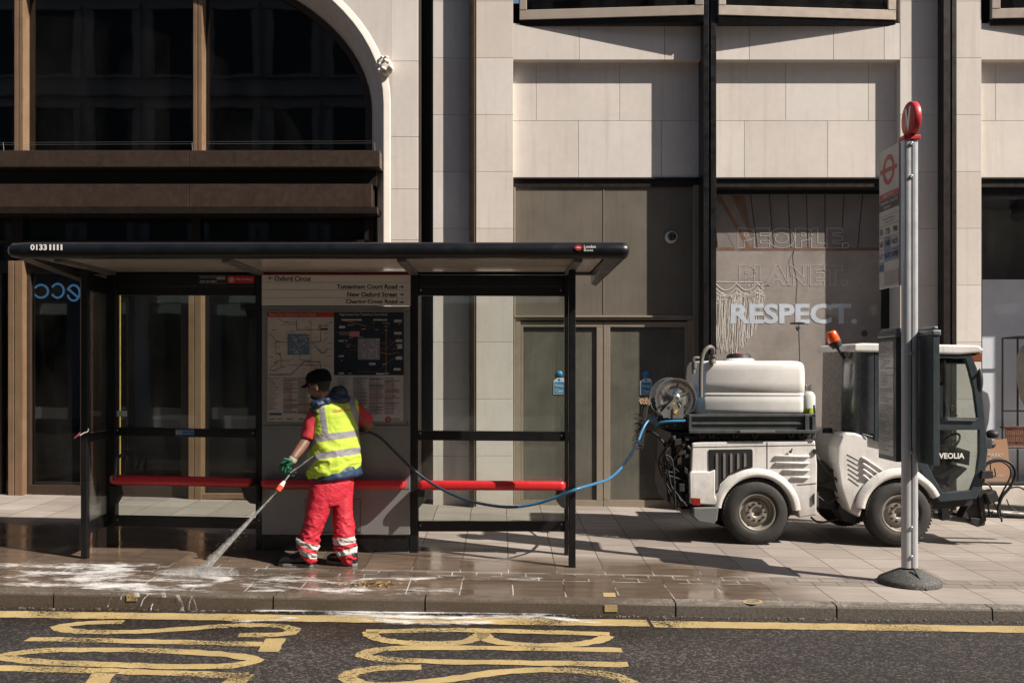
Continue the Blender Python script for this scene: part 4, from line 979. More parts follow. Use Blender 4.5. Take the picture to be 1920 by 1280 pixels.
f.ptext('Buses from Tottenham Court Road', 505, 586.5, 591, 592, y1, 3); f.ptext('Night buses from Tottenham Court Road', 637, 587, 726, 593, y1, 8)
f.pb(539, 626, 580, 665, y1, .0008, 4); f.pb(671, 634, 712, 674, y1, .0008, 5); f.pb(576, 626, 580, 632, y1-.001, .0008, 9); f.pb(707, 634, 712, 640, y1-.001, .0008, 9); f.pb(655, 621, 674, 631, y1, .0008, 10); f.pb(636, 621, 654, 628, y1, .0008, 11)
def ln(x0_, y0_, x1_, y1_, w_, m, yy): f.bar(W(x0_, y0_, yy), W(x1_, y1_, yy), .0006, w_, m, up=Vector((0, .0, 1)) if abs(x1_-x0_) > 1 else Vector((1, 0, 0)))
def seg(x0_, y0_, x1_, y1_, w_, m, yy):
    a, e = W(x0_, y0_, yy), W(x1_, y1_, yy); d = (e-a).normalized(); nrm = Vector((-d.z, 0, d.x))*w_/2; f.add([a-nrm, e-nrm, e+nrm, a+nrm], [(0, 1, 2, 3)], m)
def poly(pts, w_, m, yy):
    for (a, b_), (c_, d) in zip(pts[:-1], pts[1:]): seg(a, b_, c_, d, w_, m, yy)
for (bx, by, m1) in ((539, 626, 8), (671, 634, 8)):
    for k in range(26):
        x = bx+random.uniform(2, 36); y = by+random.uniform(2, 35); a = random.choice((0, 90, 80, 10, 45)); L = random.uniform(4, 14)
        ex = min(max(x+L*math.cos(math.radians(a)), bx), bx+40); ey = min(max(y+L*math.sin(math.radians(a)), by), by+38); seg(x, y, ex, ey, .003, m1, y1-.002)
P1 = [[(520, 596), (532, 604), (556, 604)], [(556, 600), (556, 618), (596, 618), (601, 610), (601, 640), (580, 642)], [(505, 625), (520, 641), (539, 641)], [(517, 641), (517, 660), (527, 668), (527, 690), (505, 695)], [(505, 702), (546, 702), (570, 678), (600, 678), (601, 690)], [(583, 600), (583, 720)], [(586, 642), (604, 664), (616, 654)], [(527, 676), (545, 676), (554, 665)], [(505, 693), (520, 676), (527, 676)], [(540, 684), (600, 684)], [(562, 665), (562, 674), (583, 676)], [(530, 608), (556, 608)], [(596, 610), (616, 610)], [(604, 641), (616, 630)]]
for i, pt in enumerate(P1): poly(pt, .006 if i in (1, 4) else .0035, 6 if i % 2 == 0 else 7, y1)
P2 = [[(712, 652), (724, 655), (750, 630)], [(690, 634), (690, 615), (702, 615), (702, 634)], [(724, 610), (724, 700)], [(671, 655), (650, 655), (636, 668)], [(636, 640), (671, 650)], [(695, 674), (695, 690), (670, 694)], [(712, 660), (730, 664), (748, 660)], [(668, 697), (705, 697), (732, 676), (748, 665)], [(712, 642), (724, 642)], [(700, 600), (700, 615)], [(640, 600), (668, 606), (688, 612)]]
for i, pt in enumerate(P2): poly(pt, .004, (7, 6, 9, 11)[i % 4], y1)
for k in range(95):
    L = k % 2
    if L: x, y = random.choice((random.uniform(504, 535), random.uniform(582, 618), random.uniform(504, 618))), random.uniform(597, 701)
    else: x, y = random.choice((random.uniform(630, 660), random.uniform(715, 748), random.uniform(630, 748))), random.uniform(597, 701)
    if (539 < x < 580 and 626 < y < 665) or (665 < x < 712 and 634 < y < 674): continue
    w_ = random.uniform(3, 9); f.pb(x, y, x+w_, y+random.uniform(.7, 1.1), y1, .0006, random.choice((11, 7, 7)) if L else random.choice((8, 11, 11, 3)))
for (x, y, w_, h_) in ((636, 611, 11, 4), (739, 599, 14, 5), (739, 622, 14, 5), (742, 636, 12, 5), (745, 645, 9, 8), (742, 668, 12, 6), (738, 690, 13, 4), (705, 699, 16, 3), (634, 637, 10, 3), (635, 666, 10, 3), (635, 698, 10, 3), (640, 598, 38, 3), (700, 598, 26, 3), (692, 680, 12, 4)): f.pb(x, y, x+w_, y+h_, y1, .0006, 3)
for (x, y, w_, h_) in ((602, 615, 13, 4), (505, 774, 23, 4)): f.pb(x, y, x+w_, y+h_, y1, .0006, 6)
for c0_ in ((531, 26), (558, 25), (590, 24), (662, 27), (692, 27), (721, 28)):
    x0_, w_ = c0_; y = 708
    while y < 776:
        big_ = random.random() < .3; f.pb(x0_, y, x0_+w_*(1 if big_ else random.uniform(.5, .95)), y+(1.3 if big_ else .7), y1, .0006, 11 if not big_ else random.choice((11, 7))); y += random.uniform(2.0, 3.4)
    f.pb(x0_+w_*.55, 708, x0_+w_*.57, 776, y1-.001, .0006, 7)
for (x0_, w_) in ((503, 22), (633, 24)):
    for k in range(22): y = 708+k*2.8; f.pb(x0_, y, x0_+w_*random.uniform(.4, 1), y+.6, y1, .0006, 11)
for px in (504, 519, 537, 560, 690): f.pb(px, 784, px+random.uniform(7, 13), 786, y1, .0006, 11)
f.lathe(W(728, 786, y1), (0, -1, 0), [(0, .017), (0, .027), (.0008, .027), (.0008, .017)], 18, 2); f.pb(722, 785, 734, 787.2, y1-.0015, .001, 2); f.ptext('BUSES', 737, 783.5, 750, 788, y1, 11)
f.build('map_print', pm, mp)
b = MB()
for px, py in ((763.5, 584), (763.5, 792)): b.lathe(W(px, py, YP), (0, -1, 0), [(0, .007), (.003, .006), (.004, .0)], 10)
b.build('panel_lock', black, info)
# ================================================================ BUS STOP POLE
BPX, BPY = 3.30, 8.05; zg = gz(BPX, BPY)
BS = thing('bus_stop', 'tall grey bus stop pole with red V disc, flag and timetable cases', 'bus stop', (BPX, BPY, zg))
n = NT('speckled_base'); c = n.mix(n.ramp(n.noise(90, 2), .55, .65), (.05, .05, .047), (.17, .16, .15)); spk = n.done(n.pr(c, .7, 0, n.bump(n.noise(120, 3), .3, .003)))
b = MB(); b.lathe((BPX, BPY, zg), (0, 0, 1), [(-.02, .245), (.0, .245), (.03, .245), (.045, .235), (.112, .10), (.116, .09), (.116, .0)], 40); b.build('base', spk, BS)
b = MB(); b.bar((BPX+.035, BPY-.252, zg+.0), (BPX-.01, BPY-.10, zg+.142), .012, .012); b.build('base_joint', black, BS)
ztop = H+(CY-264)/F*BPY
pm_ = mat('pole_grey', (.52, .53, .545), .36, .35, var=.06, streak=.15)
b = MB()
for sx in (-1, 1):
    sec = []
    for k in range(9):
        t = math.pi/2+math.pi*k/8 if sx < 0 else -math.pi/2+math.pi*k/8
        sec.append((BPX+sx*.026+.038*math.cos(t)*(1 if sx > 0 else 1.0), BPY+.045*math.sin(t)))
    if sx < 0: sec += [(BPX-.003, BPY-.043), (BPX-.003, BPY+.043)]
    else: sec = sec+[(BPX+.007, BPY+.043), (BPX+.007, BPY-.043)]
    N = len(sec); vs = [(x, y, z) for z in (zg+.13, ztop) for x, y in sec]
    b.add(vs, [(k, (k+1) % N, N+(k+1) % N, N+k) for k in range(N)]+[tuple(range(N)), tuple(range(N, 2*N))], 0, False)
b.build('pole', pm_, BS, bevel=.002, bseg=1)
b = MB(); b.box(BPX-.0029, BPX+.0069, BPY-.030, BPY+.02, zg+.14, ztop-.01); b.build('slot', black, BS)
b = MB()
for py in (272, 333, 662, 846, 988, 1042):
    z = H+(CY-py)/F*BPY; b.lathe((BPX-.004, BPY-.042, z), (0, -1, 0), [(0, .016), (.012, .015), (.014, .009), (.010, .0)], 16)
b.build('bolt', steel, BS)
b = MB(); b.box(BPX-.066, BPX+.068, BPY-.055, BPY+.055, ztop, ztop+.036); b.build('top_cap', red, BS, bevel=.006)
zc = ztop+.036+.137; b = MB()
prof_c = []
ax = Vector((1, 0, 0)); 
b.lathe((BPX-.012, BPY, zc), (1, 0, 0), [(0, .0), (0, .135), (.006, .14), (.048, .14), (.054, .135), (.054, .0)], 40)
dsc = b.build('disc', red, BS)
b = MB(); b.text('V', lambda u_, v_: Vector((BPX-.0145, BPY+.062-.124*u_, zc-.095+.19*v_)), bold=.05); b.build('lettering', mat('disc_white', (.75, .72, .70), .5), dsc)
b = MB(); b.box(BPX-.01, BPX+.04, BPY-.03, BPY+.03, ztop+.03, ztop+.05); b.build('disc_stem', red, BS)
# flag: plane X = const, from the pole away to the building side
fx = BPX-.075; fy0, fy1 = BPY+.03, BPY+.45; fz1 = ztop-.005; fz0 = H+(CY-535)/F*fy0
def FP(u_, v_, o_=0.0): return Vector((fx-o_, fy1+(fy0-fy1)*u_, fz0+(fz1-fz0)*v_))
b = MB(); b.box(fx, fx+.02, fy0, fy1, fz0, fz1); flag = b.build('flag', mat('flag_white', (.50, .47, .45), .4), BS, bevel=.004)
def fq(b, u0, v0, u1, v1, m, o_=.0015): b.quad(FP(u0, v0, o_), FP(u1, v0, o_), FP(u1, v1, o_), FP(u0, v1, o_), m)
b = MB(); 
cu, cv = .5, .845; ru, rv_ = .30, .30*.42/(fz1-fz0)
K = 32; vs = []
for r_ in (1, .66):
    for k in range(K): t = 2*math.pi*k/K; vs.append(FP(cu+ru*r_*math.cos(t), cv+rv_*r_*math.sin(t), .0015))
b.add(vs, [(k, (k+1) % K, K+(k+1) % K, K+k) for k in range(K)], 0)
fq(b, .08, cv-.016, .92, cv+.016, 0, .003); fq(b, 0, .645, 1, .685, 0)
fq(b, 0, .56, 1, .643, 1); fq(b, .27, .28, .62, .365, 2); fq(b, .27, .19, 1, .278, 2); fq(b, .0, .12, .27, .19, 2)
for v in (.52, .45, .365, .28, .19): fq(b, 0, v, 1, v+.003, 3, .002)
fq(b, .27, .02, 1, .12, 4, .002)
b.build('panel_print', [mat('flag_red', (.40, .07, .06), .45), mat('flag_dark', (.06, .07, .08), .5), mat('flag_blue', (.20, .26, .36), .5), mat('flag_line', (.2, .19, .19), .5), mat('flag_paper', (.38, .33, .30), .6)], flag)
b = MB()
def ft(s_, u0, u1, v0, v1, m, **k): b.text(s_, lambda a, c_: FP(u0+(u1-u0)*a, v0+(v1-v0)*c_, .004), m, **k)
ft('BUS STOP', .25, .75, .655, .675, 0, bold=.01); ft('Tottenham Court Rd', .04, .97, .605, .632, 0); ft('Station', .25, .62, .572, .595, 0); ft('towards Holborn', .2, .8, .49, .507, 1); ft('or King\'s Cross', .24, .78, .463, .48, 1)
for (s_, u0, v0, w_) in (('73', .36, .385, .2), ('98', .74, .385, .2), ('N8', .36, .30, .2), ('N25', .68, .30, .28), ('N73', .33, .21, .27), ('N98', .68, .21, .28), ('55', .06, .39, .14), ('N55', .05, .30, .18), ('N171', .05, .21, .19), ('N207', .05, .13, .19)): ft(s_, u0, u0+w_, v0, v0+.042, 1, bold=.01)
for (u0, v0) in ((.38, .35), (.72, .35), (.36, .265), (.72, .265)): ft('towards', u0, u0+.2, v0, v0+.009, 1)
b.build('lettering', [mat('flag_txt_w', (.6, .55, .52), .5), txtm], flag)
# timetable cases
casem = mat('case_green', (.035, .048, .052), .4, var=.15)
def case(x, y0, y1, lab, paper):
    z0 = H+(CY-866)/F*8.1; z1 = H+(CY-632)/F*8.1; z2 = H+(CY-614)/F*8.1
    b = MB(); b.box(x, x+.055, y0, y1, z0, z1); o = b.build('timetable_case', casem, BS, bevel=.006); o['label'] = lab
    b = MB(); b.box(x-.008, x+.065, y0-.01, y1+.01, z1+.001, z2-.03); b.box(x+.008, x+.05, y0+.01, y1-.01, z2-.03, z2); b.build('case_cap', mat('case_cap_grey', (.15, .16, .17), .35, .3), o, bevel=.012)
    if paper:
        b = MB(); b.quad((x-.002, y0+.05, z0+.04), (x-.002, y1-.02, z0+.04), (x-.002, y1-.02, z1-.03), (x-.002, y0+.05, z1-.03), 0)
        random.seed(9)
        for k in range(46):
            z = z0+.06+k*(z1-z0-.12)/46; L = random.uniform(.1, .33)
            if k % 7: b.quad((x-.003, y1-.04-L, z), (x-.003, y1-.04, z), (x-.003, y1-.04, z+.007), (x-.003, y1-.04-L, z+.007), 1)
        b.build('timetable', [mat('timetable_paper', (.40, .38, .36), .25, var=.2, vs=3), mat('timetable_ink', (.16, .16, .16), .5)], o)
case(BPX-.085, BPY+.06, BPY+.44, 'timetable case facing left with printed sheet', True)
case(BPX+.075, BPY-.26, BPY+.10, 'dark blank back of the second timetable case', False)
# ================================================================ STREET WASHER VEHICLE
YV = 9.58
def V(px, py, dy=0.0): return W(px, py, YV)+Vector((0, dy, 0))      # point of the near side, pushed back by dy metres
SW = thing('street_washer', 'white articulated street washing vehicle with water tank, hose reel and dark cab', 'street washer', V(1555, 1022, .5))
n = NT('vehicle_paint'); xyz = n.sep()
c = n.mul((.70, .685, .66), n.ramp(n.noise(3, 4), .3, .7, .95, 1.03))
g1 = n.ramp(n.noise(2.6, 7, rough=.72), .50, .70, 0, .5); c = n.mix(g1, c, (.40, .36, .31))
st = n.ramp(n.noise(4, 5, stretch=(7, 7, .5)), .56, .74, 0, .45); c = n.mix(st, c, (.34, .30, .25))
lo = n.ramp(n.math('ADD', xyz[2], n.math('MULTIPLY', n.noise(6, 6, rough=.7), .7)), .98, .52, 0, .75); c = n.mix(lo, c, (.25, .215, .18))
sc = n.ramp(n.noise(45, 3, stretch=(.25, 1, 1)), .70, .76, 0, .5); c = n.mix(sc, c, (.22, .20, .18))
vwhite = n.done(n.pr(c, n.ramp(n.noise(5, 5), .3, .7, .28, .5), 0, n.bump(n.noise(3, 2), .08, .02), Coat_Weight=.15))
vgrey = mat('cab_grey', (.040, .052, .060), .34, .1, var=.12, grime=.1, Coat_Weight=.3)
vdark = mat('chassis_black', (.018, .017, .016), .6, var=.4, vs=14, bump=.3, bs=60)
steelg = mat('bed_steel', (.085, .095, .095), .45, .4, var=.2, grime=.3, streak=.2)
galv = mat('galvanised', (.26, .26, .25), .42, .6, var=.15, grime=.25)
tyre = mat('tyre_rubber', (.028, .026, .024), .75, var=.25, vs=12, bump=.3, grime=.35)
rimm = mat('rim_grey', (.27, .245, .21), .5, .35, var=.12, grime=.4)
def V2(px, py): p = V(px, py); return (p.x, p.z)
def side(b, pts, d0, d1, m=0): return b.prism([V2(*p) for p in pts], YV+d0, YV+d1, m)
def arc2(cx_, cy_, r, a0, a1, k=14): return [(cx_+r*math.cos(math.radians(a0+(a1-a0)*i/k)), cy_-r*math.sin(math.radians(a0+(a1-a0)*i/k))) for i in range(k+1)]
WD = 1.12
# rear module: three slabs so that the arches are open at the sides and the middle stays closed
body_out = [(1299, 830), (1320, 828), (1531, 826), (1535, 872), (1534, 966), (1500, 972), (1497, 955)]+arc2(1420, 962, 70, 8, 168, 20)+[(1346, 950), (1295, 945), (1293, 888), (1297, 884)]
b = MB(); side(b, body_out, .04, .30); side(b, body_out, WD-.30, WD-.04)
body = b.build('rear_body', vwhite, SW, bevel=.014)
b = MB(); side(b, [(1497, 909), (1533, 906), (1533, 907), (1497, 910)], .036, .045); side(b, [(1440, 829), (1441, 829), (1441, 880), (1440, 880)], .037, .045); side(b, [(1300, 838), (1532, 834), (1532, 834.8), (1300, 838.8)], .037, .045); b.build('panel_gap', vdark, body)
b = MB(); side(b, [(1299, 830), (1531, 827), (1533, 905), (1296, 905)], .30, WD-.30); b.build('engine_housing', vwhite, SW)
b = MB(); side(b, [(1297, 884), (1332, 884), (1342, 880), (1342, 930), (1350, 948), (1294, 944), (1293, 888)], .015, .06); b.build('corner_panel', vwhite, SW, bevel=.012)
b = MB()   # wheel-arch flare
P0 = arc2(1420, 962, 84, 4, 172, 26); P1 = arc2(1420, 962, 68, 4, 172, 26)
def flare(b, P0, P1, d0, d1):
    n_ = len(P0); vs = [V(*p, dy=d0+.035) for p in P0]+[V((p[0]*.45+q[0]*.55), (p[1]*.45+q[1]*.55), dy=d0) for p, q in zip(P0, P1)]+[V(*p, dy=d0+.01) for p in P1]+[V(*p, dy=d1) for p in P1]
    b.add(vs, [(r*n_+k, r*n_+k+1, (r+1)*n_+k+1, (r+1)*n_+k) for r in range(3) for k in range(n_-1)], 0, True)
flare(b, P0, P1, .0, .28); b.build('wheel_arch', vwhite, SW)
b = MB(); side(b, [(1350, 970), (1350, 900), (1495, 900), (1497, 970)], .31, WD-.31); side(b, [(1300, 940), (1535, 940), (1530, 975), (1310, 975)], .32, WD-.32); b.build('rear_chassis', vdark, SW)
# grille
b = MB(); side(b, [(1331, 843), (1411, 842), (1413, 846), (1413, 876), (1395, 880), (1370, 890), (1352, 908), (1347, 925), (1334, 925), (1331, 920)], .030, .045); gr = b.build('grille', mat('grille_black', (.012, .012, .012), .5), SW, bevel=.003)
for x0, y1 in ((1343, 921), (1357, 898), (1370, 888), (1383, 881), (1396, 877)):
    b = MB(); side(b, [(x0, 851), (x0+3, 849), (x0+4.5, 853), (x0+4.5, y1-4), (x0, y1)], .022, .032); b.build('grille_slat', mat('slat_grey', (.16, .15, .14), .5), gr)
for (x0, x1, y) in ((1454, 1520, 855.5), (1454, 1520, 868), (1469, 1520, 881.5), (1485, 1520, 895)):
    b = MB(); q0, q1 = V(x0, y, .034), V(x1, y, .034); b.tube([q0, q0+Vector((.012, -.008, 0)), q1-Vector((.012, .008, 0)), q1], [.004, .012, .012, .004], 10); b.build('louver', vwhite, body)
b = MB(); b.lathe(V(1483, 847, .03), (0, -1, 0), [(0, .012), (.02, .012), (.022, 0)], 12); b.bar(V(1483, 847, .01), V(1486, 841, .01), .008, .012); b.build('latch', vdark, body)
b = MB(); side(b, [(1300, 951), (1348, 950), (1345, 975), (1338, 983), (1310, 978), (1300, 968)], .0, .35); side(b, [(1281, 957), (1300, 955), (1300, 966), (1283, 966)], .1, 1.0); b.build('rear_bumper', mat('bumper_grey', (.15, .155, .155), .5, .2, grime=.3), SW, bevel=.012)
b = MB(); side(b, [(1296, 933), (1314, 934), (1314, 948), (1298, 947)], .010, .10, 0); b.build('tail_lamp', mat('lamp_red', (.22, .02, .015), .2), SW, bevel=.006)
b = MB(); side(b, [(1527, 842), (1533, 842), (1533, 851), (1527, 851)], .02, .05); side(b, [(1526, 928), (1529, 925), (1529, 946), (1526, 943)], .025, .05); b.build('body_latch', vdark, body)
b = MB(); side(b, [(1534, 925), (1541, 925), (1541, 952), (1534, 952)], .1, .2, 0); b.lathe(V(1537, 918, .15), (0, 0, 1), [(-.02, .018), (.02, .018), (.021, .0)], 12, 1); b.build('side_reflector', [steelg, red], SW)
# tail: black machinery, plate
b = MB(); random.seed(21)
side(b, [(1262, 812), (1300, 812), (1300, 950), (1270, 955), (1256, 920), (1262, 870)], .12, WD-.15)
side(b, [(1253, 880), (1275, 885), (1275, 950), (1258, 945)], .2, WD-.3)
for i in range(26):
    x, y = random.uniform(1262, 1294), random.uniform(815, 948); d = random.uniform(.06, .12)
    if i % 2: b.obox(V(x, y, d), Vector((random.uniform(.01, .035), 0, random.uniform(-.01, .01))), Vector((0, .05, 0)), Vector((0, 0, random.uniform(.015, .05))))
    else: b.cyl(V(x, y, d), V(x+random.uniform(-12, 12), y+random.uniform(-14, 14), d), random.uniform(.01, .03), None, 10)
b.build('tail_machinery', vdark, SW, bevel=.006)
b = MB()
for i in range(11):
    p = [(random.uniform(1246, 1285), random.uniform(820, 860)), (random.uniform(1236, 1262), random.uniform(850, 900)), (random.uniform(1255, 1290), random.uniform(880, 950))]
    b.tube(smooth_path([V(a, c_, random.uniform(-.02, .15)) for a, c_ in p], 6), .008, 6)
b.build('tail_hoses', blackr, SW)
b = MB(); side(b, [(1272, 835), (1281, 835), (1281, 873), (1273, 873)], .10, .115); b.build('warning_plate', mat('plate_orange', (.38, .20, .09), .6, var=.3, vs=25), SW)
# drop-side bed
b = MB(); side(b, [(1292, 777), (1531, 776), (1531, 781), (1292, 782)], .02, .06); side(b, [(1296, 782), (1510, 782), (1510, 808), (1296, 808)], .045, .06); side(b, [(1298, 792), (1509, 792), (1509, 796), (1298, 796)], .03, .046)
side(b, [(1292, 806), (1531, 806), (1531, 812), (1292, 812)], .0, .05); side(b, [(1292, 777), (1297, 777), (1297, 812), (1292, 812)], .015, .06); side(b, [(1510, 777), (1518, 777), (1518, 812), (1510, 812)], .01, .06); side(b, [(1524, 777), (1531, 777), (1531, 824), (1524, 824)], .02, .06)
b.build('bed_side', steelg, SW, bevel=.004)
b = MB(); side(b, [(1292, 800), (1531, 800), (1531, 806), (1292, 806)], .06, WD-.06); side(b, [(1292, 777), (1298, 777), (1298, 806), (1292, 806)], .06, WD-.06); side(b, [(1524, 777), (1531, 777), (1531, 806), (1524, 806)], .06, WD-.06); side(b, [(1292, 777), (1531, 777), (1531, 806), (1292, 806)], WD-.06, WD-.02); b.build('load_bed', steelg, SW)
b = MB(); side(b, [(1386, 806), (1452, 806), (1452, 811), (1386, 811)], -.012, .0); b.build('bed_handle', galv, SW, bevel=.003)
b = MB(); side(b, [(1305, 812), (1525, 812), (1525, 817), (1305, 817)], .08, WD-.1)
for x in (1312, 1330, 1375, 1412, 1480, 1500): b.bar(V(x, 812, .05), V(x+6, 824, .05), .02, .02); b.bar(V(x+12, 812, .05), V(x+6, 824, .05), .02, .02)
side(b, [(1290, 819), (1530, 819), (1530, 827), (1290, 827)], .10, WD-.1); b.build('subframe', vdark, SW)
# tank: rounded box
tank_m = mat('tank_white', (.73, .715, .69), .36, var=.04, vs=2, grime=.22, Subsurface_Weight=.0)
bm_ = MB(); t0, t1 = W(1311, 777, YV+.17), W(1513, 676, YV+.17)
def rrect(cx_, cy_, hx, hy, r, k=5):
    out = []
    for (sx, sy, a0) in ((1, 1, 0), (-1, 1, 90), (-1, -1, 180), (1, -1, 270)):
        for i in range(k+1):
            a = math.radians(a0+90*i/k); out.append((cx_+sx*(hx-r)+r*math.cos(a), cy_+sy*(hy-r)+r*math.sin(a)))
    return out
y0_, y1_ = YV+.17, YV+.98; cxm, cym = (t0.x+t1.x)/2, (y0_+y1_)/2; hx, hy = (t1.x-t0.x)/2, (y1_-y0_)/2; zA, zB = t0.z, t1.z
levels = [(0, -.035), (.015, -.012), (.05, -.002), (.10, 0), (.22, 0), (.31, 0), (.325, -.004), (.34, -.004), (.355, 0), (.385, 0), (.395, -.005), (.41, -.005), (.42, 0), (.60, -.001), (.82, -.003), (.90, -.008), (.945, -.018), (.975, -.034), (.992, -.060), (1.0, -.11)]
rings = []
for f_, off in levels:
    z = zA+(zB-zA)*f_; pts = rrect(cxm, cym, hx+off, hy+off, .075); sh = .022*max(0, f_-.3)
    cl = lambda x, y: .10*max(0, (cxm-hx*.55-x)/(hx*.45))**1.6*(1 if y < cym else 0)
    rings.append([Vector((x+(sh if x < cxm else 0), y+cl(x, y), z)) for x, y in pts])
N = len(rings[0]); vs = [v for r in rings for v in r]
bm_.add(vs, [(i*N+k, i*N+(k+1) % N, (i+1)*N+(k+1) % N, (i+1)*N+k) for i in range(len(rings)-1) for k in range(N)]+[tuple(range(N)), tuple(range(len(vs)-N, len(vs)))], 0, True)
tank = bm_.build('water_tank', tank_m, SW)
b = MB(); cc = V(1412, 676, .58); b.lathe(cc, (0, 0, 1), [(-.03, .17), (.02, .15), (.03, .12), (.031, 0)], 28, 0); b.build('filler_neck', tank_m, tank)
b = MB(); b.lathe(cc+Vector((0, 0, .03)), (0, 0, 1), [(0, .125), (.03, .12), (.035, .10), (.045, .10), (.046, 0)], 14); b.build('tank_cap', blackr, tank)
b = MB(); b.obox(cc+Vector((0, 0, .075)), Vector((.035, 0, 0)), Vector((0, .05, 0)), Vector((0, 0, .006))); b.build('cap_label', red, tank, bevel=.005)
b = MB(); pth = [V(1316, 745, .05), V(1316, 700, .05), V(1318, 672, .05), V(1324, 657, .06), V(1334, 650, .08), V(1342, 654, .12), V(1344, 665, .2), V(1344, 682, .25)]
pp_ = smooth_path(pth, 6); b.tube(pp_, .020, 12)
for q in (V(1344, 664, .2),): b.lathe(q, (0, 0, -1), [(0, .036), (.035, .036), (.036, .03), (.05, .03), (.06, .036), (.09, .036)], 14)
b.tube(smooth_path([V(1303, 700, .06), V(1302, 680, .06), V(1304, 672, .06), V(1312, 671, .06), V(1320, 672, .08)], 4), .018, 10); b.lathe(V(1304, 684, .06), (0, 0, 1), [(-.03, .026), (.03, .026)], 12)
b.build('filler_pipe', mat('pipe_grey', (.15, .135, .12), .55, var=.2, grime=.2), SW)
# hose reel
rc = V(1271, 748, .12); b = MB(); chrome = mat('chrome', (.42, .40, .37), .22, .85, var=.15, grime=.15)
RPF = [(0, .198), (.008, .205), (.018, .198), (.012, .17), (.012, .14), (.018, .135), (.018, .10), (.010, .095), (.010, .05), (-.005, .045), (-.005, .0)]
b.lathe(rc, (0, 1, 0), RPF, 48); reel = b.build('hose_reel', chrome, SW)
b = MB(); b.lathe(rc+Vector((0, .34, 0)), (0, 1, 0), RPF, 48); b.build('reel_flange', chrome, reel)
b = MB(); b.cyl(rc+Vector((0, .02, 0)), rc+Vector((0, .33, 0)), .10, .10, 24); b.build('reel_drum', vdark, reel)
b = MB(); hb = mat('hose_blue', (.03, .20, .36), .38, var=.08)
for k in range(9): 
    pts = [rc+Vector((math.cos(t)*.125, .04+k*.03+t*.003, math.sin(t)*.125)) for t in [i*2*math.pi/20 for i in range(21)]]; b.tube(pts, .014, 6)
b.build('wound_hose', hb, reel)
b = MB()
for a in range(6):
    t = math.radians(a*60+20); b.bar(rc+Vector((math.cos(t)*.05, -.004, math.sin(t)*.05)), rc+Vector((math.cos(t)*.15, -.004, math.sin(t)*.15)), .008, .012)
b.lathe(rc+Vector((0, -.01, 0)), (0, -1, 0), [(0, .04), (.03, .035), (.032, .02), (.01, .0)], 20); b.build('reel_spokes', galv, reel)
b = MB(); b.bar(rc+Vector((.0, -.035, 0)), V(1243, 778, .085), .02, .04); side(b, [(1262, 752), (1270, 752), (1282, 782), (1246, 784), (1246, 778)], .08, .09); side(b, [(1264, 765), (1280, 765), (1282, 785), (1264, 785)], .07, .085); b.bar(V(1283, 750, .1), V(1283, 785, .1), .02, .02); b.build('reel_bracket', galv, SW)
b = MB(); side(b, [(1268, 768), (1274, 768), (1270, 776), (1265, 775)], .064, .069); side(b, [(1262, 755), (1268, 755), (1266, 759)], .05, .056); b.build('warning_label', mat('label_yellow', (.55, .33, .05), .6), SW)
b = MB(); side(b, [(1235, 783), (1300, 783), (1300, 806), (1270, 808), (1240, 800)], .15, WD-.3); b.lathe(V(1234, 775, .05), (0, -1, 0), [(0, .03), (.04, .03), (.045, 0)], 14); b.build('reel_platform', vdark, SW, bevel=.005)
b = MB(); b.tube(smooth_path([V(1231, 800, .10), V(1240, 793, .06), V(1258, 790, .03), V(1286, 789, .03)], 5), .013, 8); b.build('feed_hose', hb, SW)
b = MB(); b.tube(smooth_path([V(1212, 812, .2), V(1228, 812, .15), V(1245, 828, .1), V(1254, 850, .1)], 6), .012, 8); b.build('black_hose', blackr, SW)
# jug behind tank
b = MB(); jc = V(1529, 777, .22)
b.loft([(jc+Vector((0, 0, z)), a, a*.8, 0) for z, a in ((0, .06), (.01, .065), (.055, .066))], 18, 1)
b.loft([(jc+Vector((0, 0, z)), a, a*.8, 0) for z, a in ((.055, .066), (.17, .066), (.21, .05), (.235, .025), (.26, .022))], 18, 0)
jug = thing('plastic_jug', 'small white plastic jug with green liquid wedged behind the water tank', 'jug', jc); b.build('bottle', [mat('jug_white', (.62, .64, .58), .4), mat('jug_green', (.40, .48, .06), .35)], jug)
b = MB(); b.cyl(jc+Vector((0, 0, .26)), jc+Vector((0, 0, .285)), .025, .025, 12); b.build('cap', white, jug)
b = MB(); b.add([V(1520, 718, .4), V(1540, 724, .4), V(1550, 745, .4), V(1546, 800, .45), V(1536, 776, .45)], [(0, 1, 2, 3, 4)]); b.build('plastic_sheet', mat('sheet_pale', (.45, .46, .46), .4), SW)
# broom
BR = thing('broom', 'old brown bristle broom standing head-up at the back of the washer vehicle', 'broom', V(1210, 840, .1))
b = MB(); b.bar(V(1202, 838, .1), V(1213, 757, .1), .055, .09); b.build('broom_stock', vdark, BR, bevel=.012)
b = MB(); random.seed(2)
for i in range(260):
    t = random.random(); p = V(1204+6*t, 840-62*t, .10+random.uniform(-.05, .05)); q = p+Vector((random.uniform(-.10, .03), random.uniform(-.04, .04), random.uniform(-.05, .03))); b.tube([p, q], [.003, .0015], 3, 0, False)
for i in range(90):
    p = V(random.uniform(1203, 1220), 758, random.uniform(.04, .18)); b.tube([p, p+Vector((random.uniform(-.03, .03), 0, random.uniform(.02, .07)))], [.005, .003], 3, 1, False)
b.build('bristles', [mat('bristle_dark', (.06, .045, .035), .9), mat('bristle_tan', (.30, .19, .12), .9)], BR)
b = MB(); b.cyl(V(1214, 762, .1), V(1240, 752, .2), .012, .012, 8); b.build('handle', blackr, BR)
